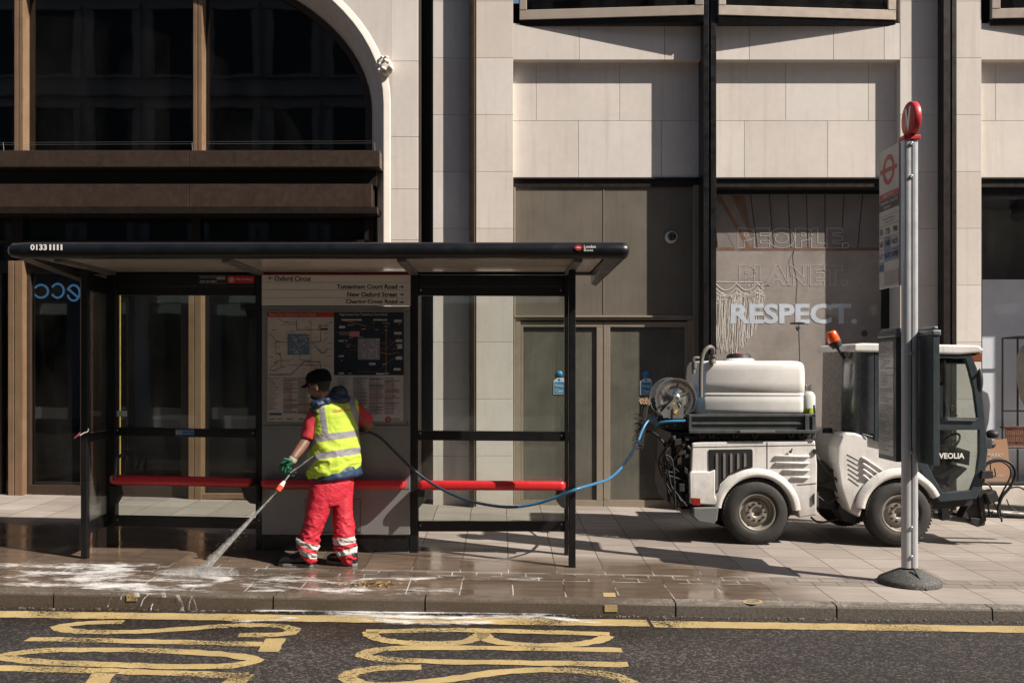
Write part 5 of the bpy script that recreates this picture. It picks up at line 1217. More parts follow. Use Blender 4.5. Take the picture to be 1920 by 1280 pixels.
# wheels
def wheel(cx_, cy_, dy, lab=None, nm='wheel', det=True, yaw=0):
    c = V(cx_, cy_, dy); R = 61.5/F*YV*1.0
    R = .316
    root = MB(); w_ = .19
    prof = [(.02, .175), (.0, .18), (-.012, .195), (-.016, .22), (-.012, .26), (.0, .292), (.018, .308), (.03, R), (.095, R+.002), (.16, R), (.175, .305), (.19, .27), (.19, .18)]
    b = MB(); sgn = 1 if det else 1
    b.lathe(c, (0, 1, 0), prof, 56); 
    for k in range(56):
        for r0 in (0, 1):
            t = 2*math.pi*(k+.5*r0)/56; u = Vector((math.cos(t), 0, math.sin(t))); tt = Vector((-math.sin(t), 0, math.cos(t)))
            b.obox(c+u*(R-.001)+Vector((0, .045+.07*r0, 0)), tt*.011, Vector((0, .032, 0)), u*.006)
    o = b.build(nm, tyre, SW); 
    if lab: o['label'] = lab
    b = MB(); b.lathe(c, (0, 1, 0), [(.0, .183), (-.006, .172), (.0, .163), (.03, .158), (.05, .150), (.045, .125), (.032, .118), (.026, .10), (.024, .06), (.028, .045), (.05, .042), (.05, .0)], 44)
    b.build('rim', rimm, o)
    b = MB()
    for k in range(5):
        t = math.radians(90+72*k+18); p = c+Vector((math.cos(t)*.082, .022, math.sin(t)*.082)); b.cyl(p, p-Vector((0, .022, 0)), .013, .011, 6)
    b.build('wheel_nuts', vdark, o)
    b = MB()
    for k in range(5):
        t = math.radians(90+72*k-18); p = c+Vector((math.cos(t)*.085, .0265, math.sin(t)*.085)); b.ell(p, .016, .004, .012, seg=10, rings=6)
    b.build('rim_slot', black, o)
    b = MB(); b.cyl(c+Vector((0, .19, 0)), c+Vector((0, .3, 0)), .09, .09, 14); b.build('hub', vdark, o)
wheel(1421, 961, .03, 'dusty near-side rear wheel'); wheel(1690, 963, .03, 'dusty near-side front wheel, partly behind the bus stop pole')
wheel(1412, 955, WD-.22); wheel(1655, 955, WD-.12)
# front module
hood = [(1573, 870), (1574, 840), (1583, 817), (1590, 811), (1606, 812), (1640, 822), (1675, 836), (1722, 856), (1738, 884), (1745, 905)]+arc2(1690, 963, 70, 40, 172, 18)+[(1616, 972), (1594, 958), (1580, 915)]
b = MB(); side(b, hood, .05, .34); side(b, hood, WD-.34, WD-.05); fb_ = b.build('front_body', vwhite, SW, bevel=.022, bseg=3)
b = MB(); side(b, [(1576, 840), (1585, 814), (1606, 815), (1675, 838), (1700, 870), (1640, 900), (1590, 905), (1578, 880)], .34, WD-.34); b.build('hood_centre', vwhite, SW)
b = MB(); flare(b, arc2(1690, 963, 86, 25, 172, 26), arc2(1690, 963, 68, 25, 172, 26), .0, .3); b.build('wheel_arch', vwhite, SW)
for k in range(4):
    b = MB(); x, y = 1618+k*.5, 857+k*11; q0, q1 = V(x, y, .045), V(x+40-k*9+4, y+28-k*5, .045)
    b.tube([q0, q0+(q1-q0)*.12+Vector((0, -.012, 0)), q0+(q1-q0)*.7+Vector((0, -.006, 0)), q1], [.004, .013, .009, .002], 10); b.build('vent_fin', vwhite, fb_)
b = MB()
for k in range(6): q0, q1 = V(1592+k*.5, 852+k*9, .048), V(1614, 864+k*9.5, .048); b.tube([q0, q1], [.004, .003], 6)
b.build('vent_line', mat('slat_grey', (.16, .15, .14), .5), fb_)
b = MB(); side(b, [(1600, 880), (1760, 885), (1760, 960), (1620, 965)], .36, WD-.36); side(b, [(1596, 925), (1625, 930), (1622, 990), (1600, 985), (1588, 965)], .25, .5); side(b, [(1536, 868), (1580, 880), (1592, 965), (1540, 960)], .35, .75); side(b, [(1532, 880), (1545, 860), (1590, 900), (1590, 930), (1540, 910)], .2, .4)
b.build('front_chassis', vdark, SW, bevel=.01)
b = MB(); random.seed(4)
for pts in ([(1535, 760), (1536, 800), (1538, 845), (1552, 875), (1580, 905)], [(1538, 870), (1552, 866), (1566, 880), (1584, 890)], [(1534, 900), (1550, 915), (1575, 905)], [(1538, 930), (1560, 945), (1580, 935)], [(1533, 975), (1550, 985), (1585, 978)]):
    b.tube(smooth_path([V(a, c_, .12+random.uniform(0, .1)) for a, c_ in pts], 6), .010, 8)
b.build('hydraulic_hose', blackr, SW)
b = MB(); b.lathe(V(1536, 864, .3), (1, 0, 0), [(-.03, .05), (.02, .05), (.04, .03), (.041, 0)], 16); b.build('air_intake', vwhite, SW)
b = MB(); b.lathe(V(1574, 810, .35), (0, 0, 1), [(-.03, .05), (.01, .05), (.02, .04), (.021, 0)], 14); b.build('filler_cap', blackr, SW)
# cab
cw0, cw1 = .02, WD-.02
b = MB(); side(b, [(1600, 657), (1603, 645), (1618, 643), (1836, 647), (1846, 656), (1838, 661), (1800, 664), (1605, 659)], .0, WD); b.build('cab_roof', vwhite, SW, bevel=.02, bseg=3)
b = MB(); side(b, [(1838, 660), (1845, 660), (1843, 678), (1828, 678), (1822, 668)], .02, .16, 0); b.build('indicator', mat('amber_dark', (.20, .07, .03), .3), SW, bevel=.008)
b = MB()   # curved rear shell of the cab
K = 10; vs = []
for (py, ex) in ((658, 0), (700, -1), (750, -2), (813, -3)):
    for k in range(K+1):
        t = k/K; yy = cw0+.0; x_ = 1640-(1640-(1601+ex))*math.sin(t*math.pi/2); d = .30*(1-math.cos(t*math.pi/2)); vs.append(V(x_, py, d+.02))
b.add(vs, [(i*(K+1)+k, i*(K+1)+k+1, (i+1)*(K+1)+k+1, (i+1)*(K+1)+k) for i in range(3) for k in range(K)], 0, True)
q = [V(1601, 658, .32), V(1601, 658, WD-.2), V(1598, 813, WD-.2), V(1598, 813, .32)]; b.add(q, [(0, 1, 2, 3)])
b.build('cab_rear_shell', mat('shell_grey', (.10, .105, .11), .25, .35, var=.1, Coat_Weight=.5), SW)
outer = [(1640, 660), (1826, 662), (1838, 690), (1848, 750), (1853, 812), (1855, 860), (1848, 905), (1833, 935), (1764, 941), (1745, 912), (1722, 866), (1700, 838), (1640, 826)]
def fr_loop(b, out_, inn_, d0, d1): 
    n_ = len(out_); A = [V(*p, dy=d0) for p in out_]+[V(*p, dy=d0) for p in inn_]+[V(*p, dy=d1) for p in out_]+[V(*p, dy=d1) for p in inn_]; fs = []
    for k in range(n_):
        j = (k+1) % n_; fs += [(k, j, n_+j, n_+k), (2*n_+j, 2*n_+k, 3*n_+k, 3*n_+j), (k, 2*n_+k, 2*n_+j, j), (n_+k, n_+j, 3*n_+j, 3*n_+k)]
    b.add(A, fs)
up_i = [(1650, 668), (1812, 672), (1818, 690), (1828, 730), (1835, 783), (1650, 781)]; up_o = [(1641, 660), (1824, 663), (1833, 690), (1844, 735), (1850, 795), (1641, 792)]
lo_o = [(1641, 792), (1850, 795), (1854, 845), (1848, 905), (1833, 935), (1764, 941), (1742, 908), (1718, 862), (1700, 840), (1641, 826)]
lo_i = [(1652, 806), (1838, 806), (1838, 850), (1833, 890), (1822, 919), (1770, 924), (1756, 900), (1735, 860), (1716, 832), (1652, 816)]
for nm, d0, d1 in (('cab_door', .02, .07), ('far_cab_door', WD-.07, WD-.02)):
    b = MB(); fr_loop(b, up_o, up_i, d0, d1); fr_loop(b, lo_o, lo_i, d0, d1-.002); dr = b.build(nm, vgrey, SW, bevel=.006)
    cg = glass('cab_glass', (.68, .74, .73), 1.0, .05)
    b = MB(); dd = (d0+d1)/2; b.add([V(*p, dy=dd) for p in up_i], [tuple(range(6))]); b.add([V(*p, dy=dd) for p in lo_i], [tuple(range(10))]); b.build('door_glass', cg, dr)
    if nm == 'cab_door':
        b = MB(); b.text('VEOLIA', lambda a, c_: V(1763+48*a, 860-11*c_, .030), bold=.03); b.build('lettering', mat('letter_white', (.75, .73, .70), .5), dr)
        b = MB(); b.lathe(V(1753, 854, .034), (0, -1, 0), [(0, .020), (0, .034), (.002, .034), (.002, .020)], 20); b.build('round_emblem', mat('letter_white', (.75, .73, .70), .5), dr)
        b = MB(); side(b, [(1841, 882), (1860, 882), (1861, 896), (1838, 897)], -.02, .02); b.build('hinge', vdark, dr, bevel=.004)
        b = MB(); side(b, [(1770, 820), (1792, 832), (1800, 850), (1780, 852)], .24, .3); b.build('inner_panel', vdark, dr)
        b = MB(); b.bar(V(1778, 786, .005), V(1830, 787, .005), .01, .012); b.build('door_edge', galv, dr)
        b = MB(); b.bar(V(1775, 668, .04), V(1774, 784, .04), .02, .012); b.build('sliding_rail', black, dr)
b = MB(); vs = []
frp = [(1826, 662), (1838, 690), (1848, 750), (1853, 812), (1855, 860), (1848, 905), (1833, 935)]
for d in (.07, .10, WD-.10, WD-.07): vs += [V(a, c_, d) for a, c_ in frp]
m_ = len(frp); b.add(vs, [(k, k+1, m_+k+1, m_+k) for k in range(m_-1)]+[(2*m_+k, 2*m_+k+1, 3*m_+k+1, 3*m_+k) for k in range(m_-1)]); b.build('windscreen_pillar', vgrey, SW)
b = MB(); b.add(vs[m_:3*m_], [(k, k+1, m_+k+1, m_+k) for k in range(m_-1)], 0, True); b.build('windscreen', glass('windscreen_glass', (.86, .90, .89), .25, .04), SW)
b = MB(); side(b, [(1640, 828), (1700, 842), (1745, 912), (1766, 938), (1832, 934), (1826, 950), (1750, 958), (1650, 940)], .10, WD-.10); b.build('cab_floor', vdark, SW)
b = MB(); side(b, [(1685, 700), (1720, 705), (1786, 800), (1784, 820), (1730, 830), (1685, 826)], .35, .8); side(b, [(1776, 700), (1791, 690), (1806, 770), (1812, 800), (1796, 806), (1782, 770)], .30, .34); b.build('seat', mat('seat_dark', (.02, .022, .024), .8, bump=.3), SW, bevel=.03, bseg=3)
b = MB(); side(b, [(1670, 662), (1804, 664), (1806, 690), (1730, 700), (1680, 800), (1670, 800)], .75, WD-.08); b.build('cab_lining', vdark, SW)
b = MB(); side(b, [(1804, 660), (1844, 662), (1834, 682), (1804, 680)], .2, .7); b.build('sun_visor', vdark, SW)
b = MB(); c = V(1834, 862, .55); b.bar(V(1829, 925, .55), V(1824, 870, .55), .06, .06); b.tube([c+Vector((.16*math.cos(t)*.5-.03, .16*math.sin(t), .16*math.cos(t)*.6+.12)) for t in [i*2*math.pi/24 for i in range(25)]], .012, 8)
side(b, [(1824, 842), (1856, 852), (1854, 880), (1832, 872)], .4, .75); side(b, [(1794, 905), (1834, 880), (1842, 884), (1806, 918)], .3, .6); b.build('steering_column', vdark, SW, bevel=.006)
b = MB(); b.tube(smooth_path([V(1820, 782, .5), V(1824, 770, .5), V(1834, 778, .5), V(1840, 784, .5)], 4), .006, 6); b.tube(smooth_path([V(1820, 790, .4), V(1818, 765, .4), V(1830, 768, .42)], 4), .006, 6); b.build('control_lever', vdark, SW)
b = MB(); side(b, [(1777, 698), (1781, 697), (1784, 716), (1778, 718)], .2, .203); b.build('tag_card', mat('card_orange', (.45, .22, .14), .6), SW)
b = MB(); b.ell(V(1826, 713, -.12), .03, .03, .115); b.bar(V(1832, 700, -.08), V(1838, 700, .05), .02, .02); b.build('side_mirror', vdark, SW)
b = MB(); b.obox(V(1841, 701, .1), Vector((.025, 0, 0)), Vector((0, .03, 0)), Vector((0, 0, .035))); b.obox(V(1843, 718, .1), Vector((.02, 0, 0)), Vector((0, .03, 0)), Vector((0, 0, .02))); b.bar(V(1834, 696, .08), V(1846, 694, .08), .015, .015); b.build('camera_bracket', vdark, SW, bevel=.006)
for (x, y, r_) in ((1872, 815, .062), (1868, 835, .05)):
    b = MB(); b.ell(V(x-2, y, .1), r_*1.0, r_, r_*.72); b.build('headlight', blackr, SW)
b = MB(); side(b, [(1853, 822), (1864, 822), (1864, 841), (1854, 842)], .04, .1); b.bar(V(1850, 830, .1), V(1868, 818, .1), .02, .02); b.build('light_bracket', steelg, SW, bevel=.003)
# beacon
b = MB(); a0 = V(1597, 672, .2); a1 = V(1583, 650, .2); b.tube([a0, a1], .018, 10); b.tube([a1, V(1580, 643, .2)], [.05, .055], 16); b.tube([V(1580, 643, .2), V(1578, 640, .2)], [.065, .065], 16); b.build('beacon_stalk', blackr, SW)
ax_ = (V(1569, 618, .2)-V(1578, 640, .2)).normalized(); b = MB(); b.lathe(V(1577.5, 639, .2), ax_, [(0, .060), (.03, .060), (.095, .052), (.105, .045), (.108, .0)], 24); b.build('beacon', mat('beacon_orange', (.75, .09, .01), .2, var=.05, Coat_Weight=.6), SW)
# front linkage
b = MB(); b.bar(V(1752, 972, .3), V(1850, 985, .3), .06, .05); b.bar(V(1745, 970, .6), V(1840, 985, .6), .06, .05); b.bar(V(1785, 965, .25), V(1826, 940, .25), .05, .04); b.bar(V(1800, 976, .28), V(1842, 925, .28), .02, .02); side(b, [(1783, 955), (1796, 952), (1800, 980), (1784, 982)], .2, .3)
b.build('lift_arm', steelg, SW, bevel=.006)
b = MB(); side(b, [(1822, 975), (1848, 925), (1856, 930), (1864, 980), (1858, 988)], .2, .35); b.bar(V(1852, 905, .2), V(1862, 982, .2), .05, .05); side(b, [(1836, 975), (1866, 978), (1864, 990), (1850, 993), (1838, 984)], .18, .8); b.bar(V(1864, 972, .3), V(1990, 976, .3), .05, .06); b.bar(V(1872, 960, .5), V(1990, 968, .5), .05, .06); side(b, [(1860, 930), (1878, 925), (1884, 945), (1868, 952)], .2, .4); b.build('front_linkage', vdark, SW, bevel=.006)
b = MB(); b.cyl(V(1885, 966, .25), V(1990, 974, .25), .012, .012, 10); b.build('hydraulic_rod', chrome, SW)
b = MB(); random.seed(6)
HP = [[(1852, 905), (1856, 880), (1870, 866), (1892, 864), (1910, 874), (1916, 892), (1906, 915), (1890, 935), (1882, 960)], [(1858, 905), (1862, 880), (1876, 870), (1895, 868), (1911, 880), (1912, 898), (1898, 925), (1888, 945)],
      [(1853, 912), (1868, 910), (1880, 918), (1884, 935), (1876, 955), (1880, 975)], [(1882, 955), (1892, 930), (1905, 918), (1925, 916), (1945, 930)], [(1862, 930), (1874, 940), (1886, 955), (1892, 975), (1904, 970)], [(1895, 940), (1898, 960), (1902, 985)], [(1868, 868), (1870, 888), (1878, 895), (1876, 880)],
      [(1905, 940), (1912, 955), (1925, 962)]]
for i, pts in enumerate(HP):
    b.tube(smooth_path([V(a, c_, .12+.06*(i % 3)) for a, c_ in pts], 7), .015 if i in (0,) else (.009 if i < 6 else .006), 8)
b.build('front_hose', blackr, SW)
b = MB(); b.obox(V(1874, 935, .2), Vector((.05, 0, .02)), Vector((0, .08, 0)), Vector((-.02, 0, .05))); b.build('valve_block', vdark, SW, bevel=.01)
# ================================================================ HOSE, LANCE, JET
HO = MB()
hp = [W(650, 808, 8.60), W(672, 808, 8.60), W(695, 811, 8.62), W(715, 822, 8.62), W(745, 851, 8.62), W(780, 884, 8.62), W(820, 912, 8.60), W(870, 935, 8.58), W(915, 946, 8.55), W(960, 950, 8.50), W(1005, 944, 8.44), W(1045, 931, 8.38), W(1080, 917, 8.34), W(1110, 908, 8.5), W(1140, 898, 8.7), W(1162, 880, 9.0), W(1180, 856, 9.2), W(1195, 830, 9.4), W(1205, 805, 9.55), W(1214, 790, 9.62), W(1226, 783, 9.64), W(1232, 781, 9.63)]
sp_ = smooth_path(hp, 8); HO.tube(sp_[:75], .0125, 12, 1); HO.tube(sp_[74:], .0125, 12, 0); HO.build('water_hose', [mat('hose_blue2', (.03, .15, .30), .35, var=.1, Coat_Weight=.2), mat('hose_blue_shaded', (.008, .022, .040), .35, var=.15, Coat_Weight=.2)], None, loc=hp[0])  # stretch near the worker: shade and wetness painted in as a darker blue
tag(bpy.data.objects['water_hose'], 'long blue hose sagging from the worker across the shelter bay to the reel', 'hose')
LA = thing('pressure_lance', 'pressure washer lance with red nozzle held by the worker', 'lance', W(525, 915, 8.0))
L0 = W(521, 919, 8.00); L1 = W(546, 885, 8.08); L2 = W(578, 862, 8.20); L3 = W(650, 808, 8.60)
b = MB(); b.tube([L0+(L1-L0)*.1, L1], .0075, 10); b.build('metal_tube', mat('lance_metal', (.35, .35, .34), .35, .7), LA)
b = MB(); b.tube([L1+(L1-L2)*.1, L2], .016, 10); b.tube([L2, L3], .014, 10); b.tube([L1+(L2-L1)*.15+Vector((0, 0, -.0)), L1+(L2-L1)*.1+Vector((-.02, 0, -.03)), L1+(L2-L1)*.45+Vector((-.02, 0, -.045))], .006, 6); b.obox((L1+L2)/2, (L2-L1)*.22, Vector((0, .018, 0)), Vector((.008, 0, .022))); b.build('handle', blackr, LA)
dv = (L1-L0).normalized()
b = MB(); b.tube([L0, L0+dv*.045], [.022, .026], 16); b.build('nozzle_tip', mat('nozzle_red', (.75, .09, .04), .4), LA)
b = MB(); b.tube([L0+dv*.046, L0+dv*.09], [.022, .012], 16); b.build('nozzle_collar', white, LA)
n = NT('water_spray')
tr = nn(n.t, 'ShaderNodeBsdfTransparent'); df = nn(n.t, 'ShaderNodeBsdfDiffuse'); df.inputs[0].default_value = (.75, .74, .72, 1); tl = nn(n.t, 'ShaderNodeBsdfTranslucent'); tl.inputs[0].default_value = (.8, .79, .77, 1)
ms_ = nn(n.t, 'ShaderNodeMixShader'); ms_.inputs[0].default_value = .5; n.link(df.outputs[0], ms_.inputs[1]); n.link(tl.outputs[0], ms_.inputs[2])
lw = nn(n.t, 'ShaderNodeLayerWeight'); lw.inputs[0].default_value = .35
fac = n.math('MULTIPLY', n.ramp(lw.outputs['Facing'], .05, .85, .34, 0), n.ramp(n.noise(26, 5, rough=.7), .35, .65, .25, 1.15))
mx = nn(n.t, 'ShaderNodeMixShader'); n.put(mx.inputs[0], fac); n.link(tr.outputs[0], mx.inputs[1]); n.link(ms_.outputs[0], mx.inputs[2]); spray = n.done(mx.outputs[0])
J1 = G(374, 1076); b = MB()
b.tube([L0, L0+(J1-L0)*.25, L0+(J1-L0)*.6, J1], [.005, .011, .021, .038], 18, 0, False); b.tube([L0, L0+(J1-L0)*.5, J1], [.004, .010, .018], 12, 0, False)
for i in range(10):
    e = J1+Vector((random.uniform(-.06, .06), random.uniform(-.06, .06), 0)); b.tube([L0+(e-L0)*.1, e], [.0015, .005], 6, 0, False)
for r1, r2, hh in ((.16, .10, .035), (.24, .14, .05), (.34, .18, .05)): b.ell(J1+Vector((-.02, 0, .01)), r1, r2, hh, seg=28, rings=12)
tag(b.build('water_jet', spray), 'white jet of pressurised water from the lance nozzle to the slabs', kind='stuff')
n = NT('spray_mist'); tr = nn(n.t, 'ShaderNodeBsdfTransparent'); df = nn(n.t, 'ShaderNodeBsdfDiffuse'); df.inputs[0].default_value = (.7, .7, .7, 1)
b = MB(); random.seed(8)
for i in range(260):
    r_ = abs(random.gauss(0, .14)); a = random.uniform(0, 6.3); p = J1+Vector((math.cos(a)*r_*1.5, math.sin(a)*r_, abs(random.gauss(0, .03))+.004)); s_ = random.uniform(.0006, .0018); b.ell(p, s_, s_, s_, seg=5, rings=3)
for i in range(160):
    t = random.random(); p = L0+(J1-L0)*t+Vector((random.gauss(0, 1), random.gauss(0, 1), random.gauss(0, 1)))*(.01+.05*t); s_ = random.uniform(.0008, .0018); b.ell(p, s_, s_, s_, seg=5, rings=3)
tag(b.build('spray_droplets', mat('droplet', (.8, .8, .8), .2)), 'fine water droplets bouncing where the jet hits', kind='stuff')
# ================================================================ PERSON
PY = 8.30
def Q(px, py, dy=0.0): return W(px, py, PY+dy)
PE = thing('person', 'worker in hi-vis yellow vest, red trousers and black cap spraying the pavement', 'person', Vector((Q(605, 1065).x, PY, gz(Q(605, 1065).x, PY))))
U = (.80, .66)      # left-to-right shoulder axis (right side further away)
skin = mat('skin_brown', (.17, .085, .055), .5, var=.1, vs=20, Subsurface_Weight=.05)
def wrinkle(amp, sc, stretch=(1, 1, 1)):
    def f(p):
        q = Vector((p.x*stretch[0], p.y*stretch[1], p.z*stretch[2]))*sc
        a = mnoise.noise(q+Vector((3, 1, 7))); r_ = 1-abs(mnoise.noise(q*1.7))*2
        return amp*(a*.7+r_*.5*max(0, a+.3))
    return f
# body: one continuous surface (head, neck, arms, hands, torso, legs)
HD = Q(598, 724, .0); fw = Vector((-.955, .295, 0)); sd = Vector((.295, .955, 0)); upv = Vector((0, 0, 1))
tilt = math.radians(14); fwt = (fw*math.cos(tilt)-upv*math.sin(tilt)); upt = (upv*math.cos(tilt)+fw*math.sin(tilt))
rotH = Matrix((fwt, sd, upt)).transposed()
def hd(a, s_, u_): return HD+fwt*a+sd*s_+upt*u_
b = MB()
b.ell(hd(-.012, 0, .035), .098, .076, .085, rot=rotH); b.ell(hd(.02, 0, -.02), .070, .064, .085, rot=rotH); b.ell(hd(.045, 0, -.065), .042, .045, .034, rot=rotH)   # skull, face, chin
b.ell(hd(.072, 0, -.082), .018, .020, .016, rot=rotH)
b.tube([hd(.083, 0, .018), hd(.098, 0, -.005), hd(.106, 0, -.022)], [.010, .012, .013], 10); b.ell(hd(.094, 0, -.026), .014, .019, .010, rot=rotH)
b.ell(hd(.082, 0, .028), .012, .045, .010, rot=rotH)           # brow
b.ell(hd(.084, 0, -.047), .011, .024, .006, rot=rotH); b.ell(hd(.081, 0, -.059), .011, .021, .007, rot=rotH)   # lips
for s_ in (-1, 1): b.ell(hd(.050, s_*.042, -.022), .025, .018, .024, rot=rotH); b.ell(hd(-.012, s_*.078, -.012), .019, .010, .032, rot=rotH); b.ell(hd(-.006, s_*.080, .008), .016, .010, .016, rot=rotH)
b.tube([hd(-.03, 0, -.03), Q(604, 752, .03), Q(622, 775, .06)], [.058, .060, .075], 16)
tors = [(626, 915, .14, .09), (627, 860, .15, .10), (627, 820, .15, .095), (628, 785, .15, .09), (626, 768, .14, .08), (622, 755, .09, .06)]
b.loft([(Q(x, y, .12), a, c_, .1) for x, y, a, c_ in tors], 24, u=U)
AL = [Q(594, 772, .02), Q(585, 795, .02), Q(575, 824, .0), Q(560, 845, -.07), Q(549, 860, -.13)]
b.tube(AL, [.066, .058, .048, .042, .030], 16)
AR = [Q(660, 768, .23), Q(679, 782, .26), Q(692, 796, .29), Q(684, 805, .36), Q(662, 812, .42), Q(640, 818, .36)]
b.tube(AR, [.064, .058, .048, .043, .036, .028], 16); b.ell(Q(634, 820, .33), .045, .035, .04)
for leg in ([(610, 915, .06, .07), (598, 955, .03, .06), (584, 1000, .0, .045), (578, 1040, .0, .035), (577, 1056, .0, .035)], [(640, 915, .13, .07), (643, 955, .12, .06), (646, 1000, .08, .045), (650, 1040, .07, .035), (654, 1056, .07, .035)]):
    b.tube([Q(x, y, d) for x, y, d, r_ in leg], [q[3] for q in leg], 16)
b.build('body', skin, PE, remesh=.0065, smooth_it=3)
# eyes, brows, stubble
b = MB(); b.ell(hd(.078, -.026, .010), .008, .009, .006); b.ell(hd(.078, .026, .010), .008, .009, .006); b.build('eye', mat('eye_dark', (.03, .02, .02), .2), PE)
hairm = mat('hair_black', (.012, .010, .009), .8, bump=.4)
b = MB()
for s_ in (-1, 1): b.tube([hd(.090, s_*.012, .026), hd(.088, s_*.028, .031), hd(.078, s_*.046, .026)], [.004, .005, .003], 6)
b.build('eyebrow', hairm, PE)
b = MB(); b.ell(hd(-.012, 0, .033), .1005, .0785, .088, rot=rotH, seg=40, rings=30)
RT = rotH.transposed(); keep = []
for f_ in b.f:
    c_ = RT @ (sum((b.v[i] for i in f_), Vector())/len(f_)-HD)
    if (c_.x < -.022 and c_.z > -.042) or (c_.x < .030 and c_.z > .012): keep.append(f_)
b.f = keep; b.mi = [0]*len(keep); b.sm = [True]*len(keep)
b.ell(hd(.052, 0, -.072), .040, .046, .028, rot=rotH); b.build('hair', mat('hair_short', (.016, .013, .011), .85, bump=.4), PE)
# cap
capm = mat('cap_black', (.004, .004, .005), .9, bump=.3, bs=150, Specular_IOR_Level=.2)
b = MB(); c0 = hd(-.012, 0, .045)
vs = []; rg = []
for i, (zz, sc_) in enumerate(((0, 1.0), (.03, 1.01), (.055, .95), (.075, .82), (.088, .6), (.095, .35), (.098, .1))):
    rg.append([c0+fwt*(.110*sc_*math.cos(t))+sd*(.088*sc_*math.sin(t))+upt*(zz-.012*(1-math.cos(t))*(i == 0)) for t in [k*2*math.pi/28 for k in range(28)]])
vs = [v for r in rg for v in r]; b.add(vs, [(i*28+k, i*28+(k+1) % 28, (i+1)*28+(k+1) % 28, (i+1)*28+k) for i in range(6) for k in range(28)]+[tuple(range(168, 196))], 0, True)
b.ell(c0+upt*.098, .009, .009, .006)
cap = b.build('cap', capm, PE)
b = MB(); br = []
for k in range(15):
    t = math.radians(-62+124*k/14); a_in = c0+fwt*(.108*math.cos(t))+sd*(.086*math.sin(t))+upt*.004; ext = .072*math.cos(t*1.25)**.7 if abs(t*1.25) < 1.5 else .0
    br.append((a_in, a_in+fwt*ext+upt*(-.006-.012*abs(math.sin(t))-.010*ext/.07)))
vs = [v for p in br for v in p]+[v-upt*.005 for p in br for v in p]; n_ = len(br)
fs = []
for k in range(n_-1): fs += [(2*k, 2*k+1, 2*k+3, 2*k+2), (2*n_+2*k+2, 2*n_+2*k+3, 2*n_+2*k+1, 2*n_+2*k), (2*k+1, 2*n_+2*k+1, 2*n_+2*k+3, 2*k+3)]
b.add(vs, fs, 0, True); b.build('cap_brim', capm, cap)
# navy jacket: hem below vest, hood at the neck
navy = mat('jacket_navy', (.012, .035, .085), .55, var=.2, vs=10, bump=.2, bs=70)
b = MB(); b.loft([(Q(x, y, .12), a, c_, s_) for x, y, a, c_, s_ in ((632, 897, .200, .155, .10), (632, 893, .218, .172, .10), (631, 884, .215, .17, .12), (630, 870, .20, .155, .15), (628, 840, .18, .13, .15), (627, 800, .17, .12, .1))], 36, u=U)
b.build('jacket', navy, PE, remesh=.009, smooth_it=2, disp=wrinkle(.006, 16, (1, 1, 1.5)))
b = MB(); b.ell(Q(629, 747, .10), .125, .13, .062); b.ell(Q(636, 737, .11), .080, .10, .062); b.ell(Q(612, 750, .04), .10, .09, .050); b.ell(Q(599, 757, .0), .075, .08, .034); b.tube([Q(592, 765, -.04), Q(584, 775, .0), Q(583, 785, .05)], [.03, .03, .02], 10)
b.build('hood', mat('hood_navy', (.009, .022, .055), .5, var=.2, vs=10), PE, remesh=.007, smooth_it=3, disp=wrinkle(.016, 15))
# red shirt sleeves
redc = mat('shirt_red', (.42, .022, .030), .75, var=.08, vs=12, bump=.2)
b = MB(); b.tube([Q(602, 766, .04), Q(592, 771, .02), Q(585, 792, .02), Q(577, 822, .0)], [.04, .060, .068, .062], 20); b.build('sleeve', redc, PE, remesh=.008, smooth_it=2, disp=wrinkle(.007, 18, (1, 1, .8)))
b = MB(); b.tube([Q(650, 760, .18), Q(664, 768, .24), Q(680, 782, .27), Q(692, 792, .30)], [.06, .072, .068, .056], 20); b.build('sleeve', redc, PE, remesh=.008, smooth_it=2, disp=wrinkle(.007, 18))
# trousers
n = NT('trouser_red'); x_, y_, z_ = n.sep()
c = n.mul((.43, .011, .028), n.ramp(n.noise(9, 5), .3, .7, .88, 1.1))
def zp(py): return Q(600, py).z-ORG[PE].z
def bandmask(v, lo, hi): return n.math('MULTIPLY', n.math('GREATER_THAN', v, lo), n.math('LESS_THAN', v, hi))
xs_ = Q(613, 1000).x-ORG[PE].x
isL = n.math('LESS_THAN', x_, xs_)
wob = n.math('MULTIPLY', n.math('SUBTRACT', n.noise(7, 2), .5), .02)
xl0 = Q(575, 0).x-ORG[PE].x; xr0_ = Q(648, 0).x-ORG[PE].x
zl = n.math('ADD', n.math('ADD', z_, n.math('MULTIPLY', n.math('SUBTRACT', x_, xl0), .38)), wob)
zr = n.math('ADD', n.math('ADD', z_, n.math('MULTIPLY', n.math('SUBTRACT', x_, xr0_), -.06)), wob)
zr2 = n.math('ADD', n.math('ADD', z_, n.math('MULTIPLY', n.math('SUBTRACT', x_, xr0_), -.22)), wob)
hw = .024
mL = n.math('ADD', bandmask(zl, zp(1017)-hw, zp(1017)+hw), bandmask(zl, zp(1034)-hw, zp(1034)+hw), clamp=True)
mR = n.math('ADD', bandmask(zr, zp(1014)-hw*1.15, zp(1014)+hw*1.15), bandmask(zr2, zp(1035)-hw, zp(1035)+hw), clamp=True)
bm2 = n.math('ADD', n.math('MULTIPLY', mL, isL), n.math('MULTIPLY', mR, n.math('SUBTRACT', 1, isL)), clamp=True)
c = n.mix(bm2, c, (.45, .44, .42))
trm = n.done(n.pr(c, .7, 0, n.bump(n.noise(8, 3, dist=1.0, stretch=(1, 1, 1.7)), .45, .035)))
b = MB()
b.loft([(Q(x, y, d), a, c_, 0) for x, y, d, a, c_ in ((625, 885, .11, .165, .13), (624, 905, .11, .185, .15), (622, 930, .10, .190, .14), (623, 945, .08, .15, .10))], 28, u=U)
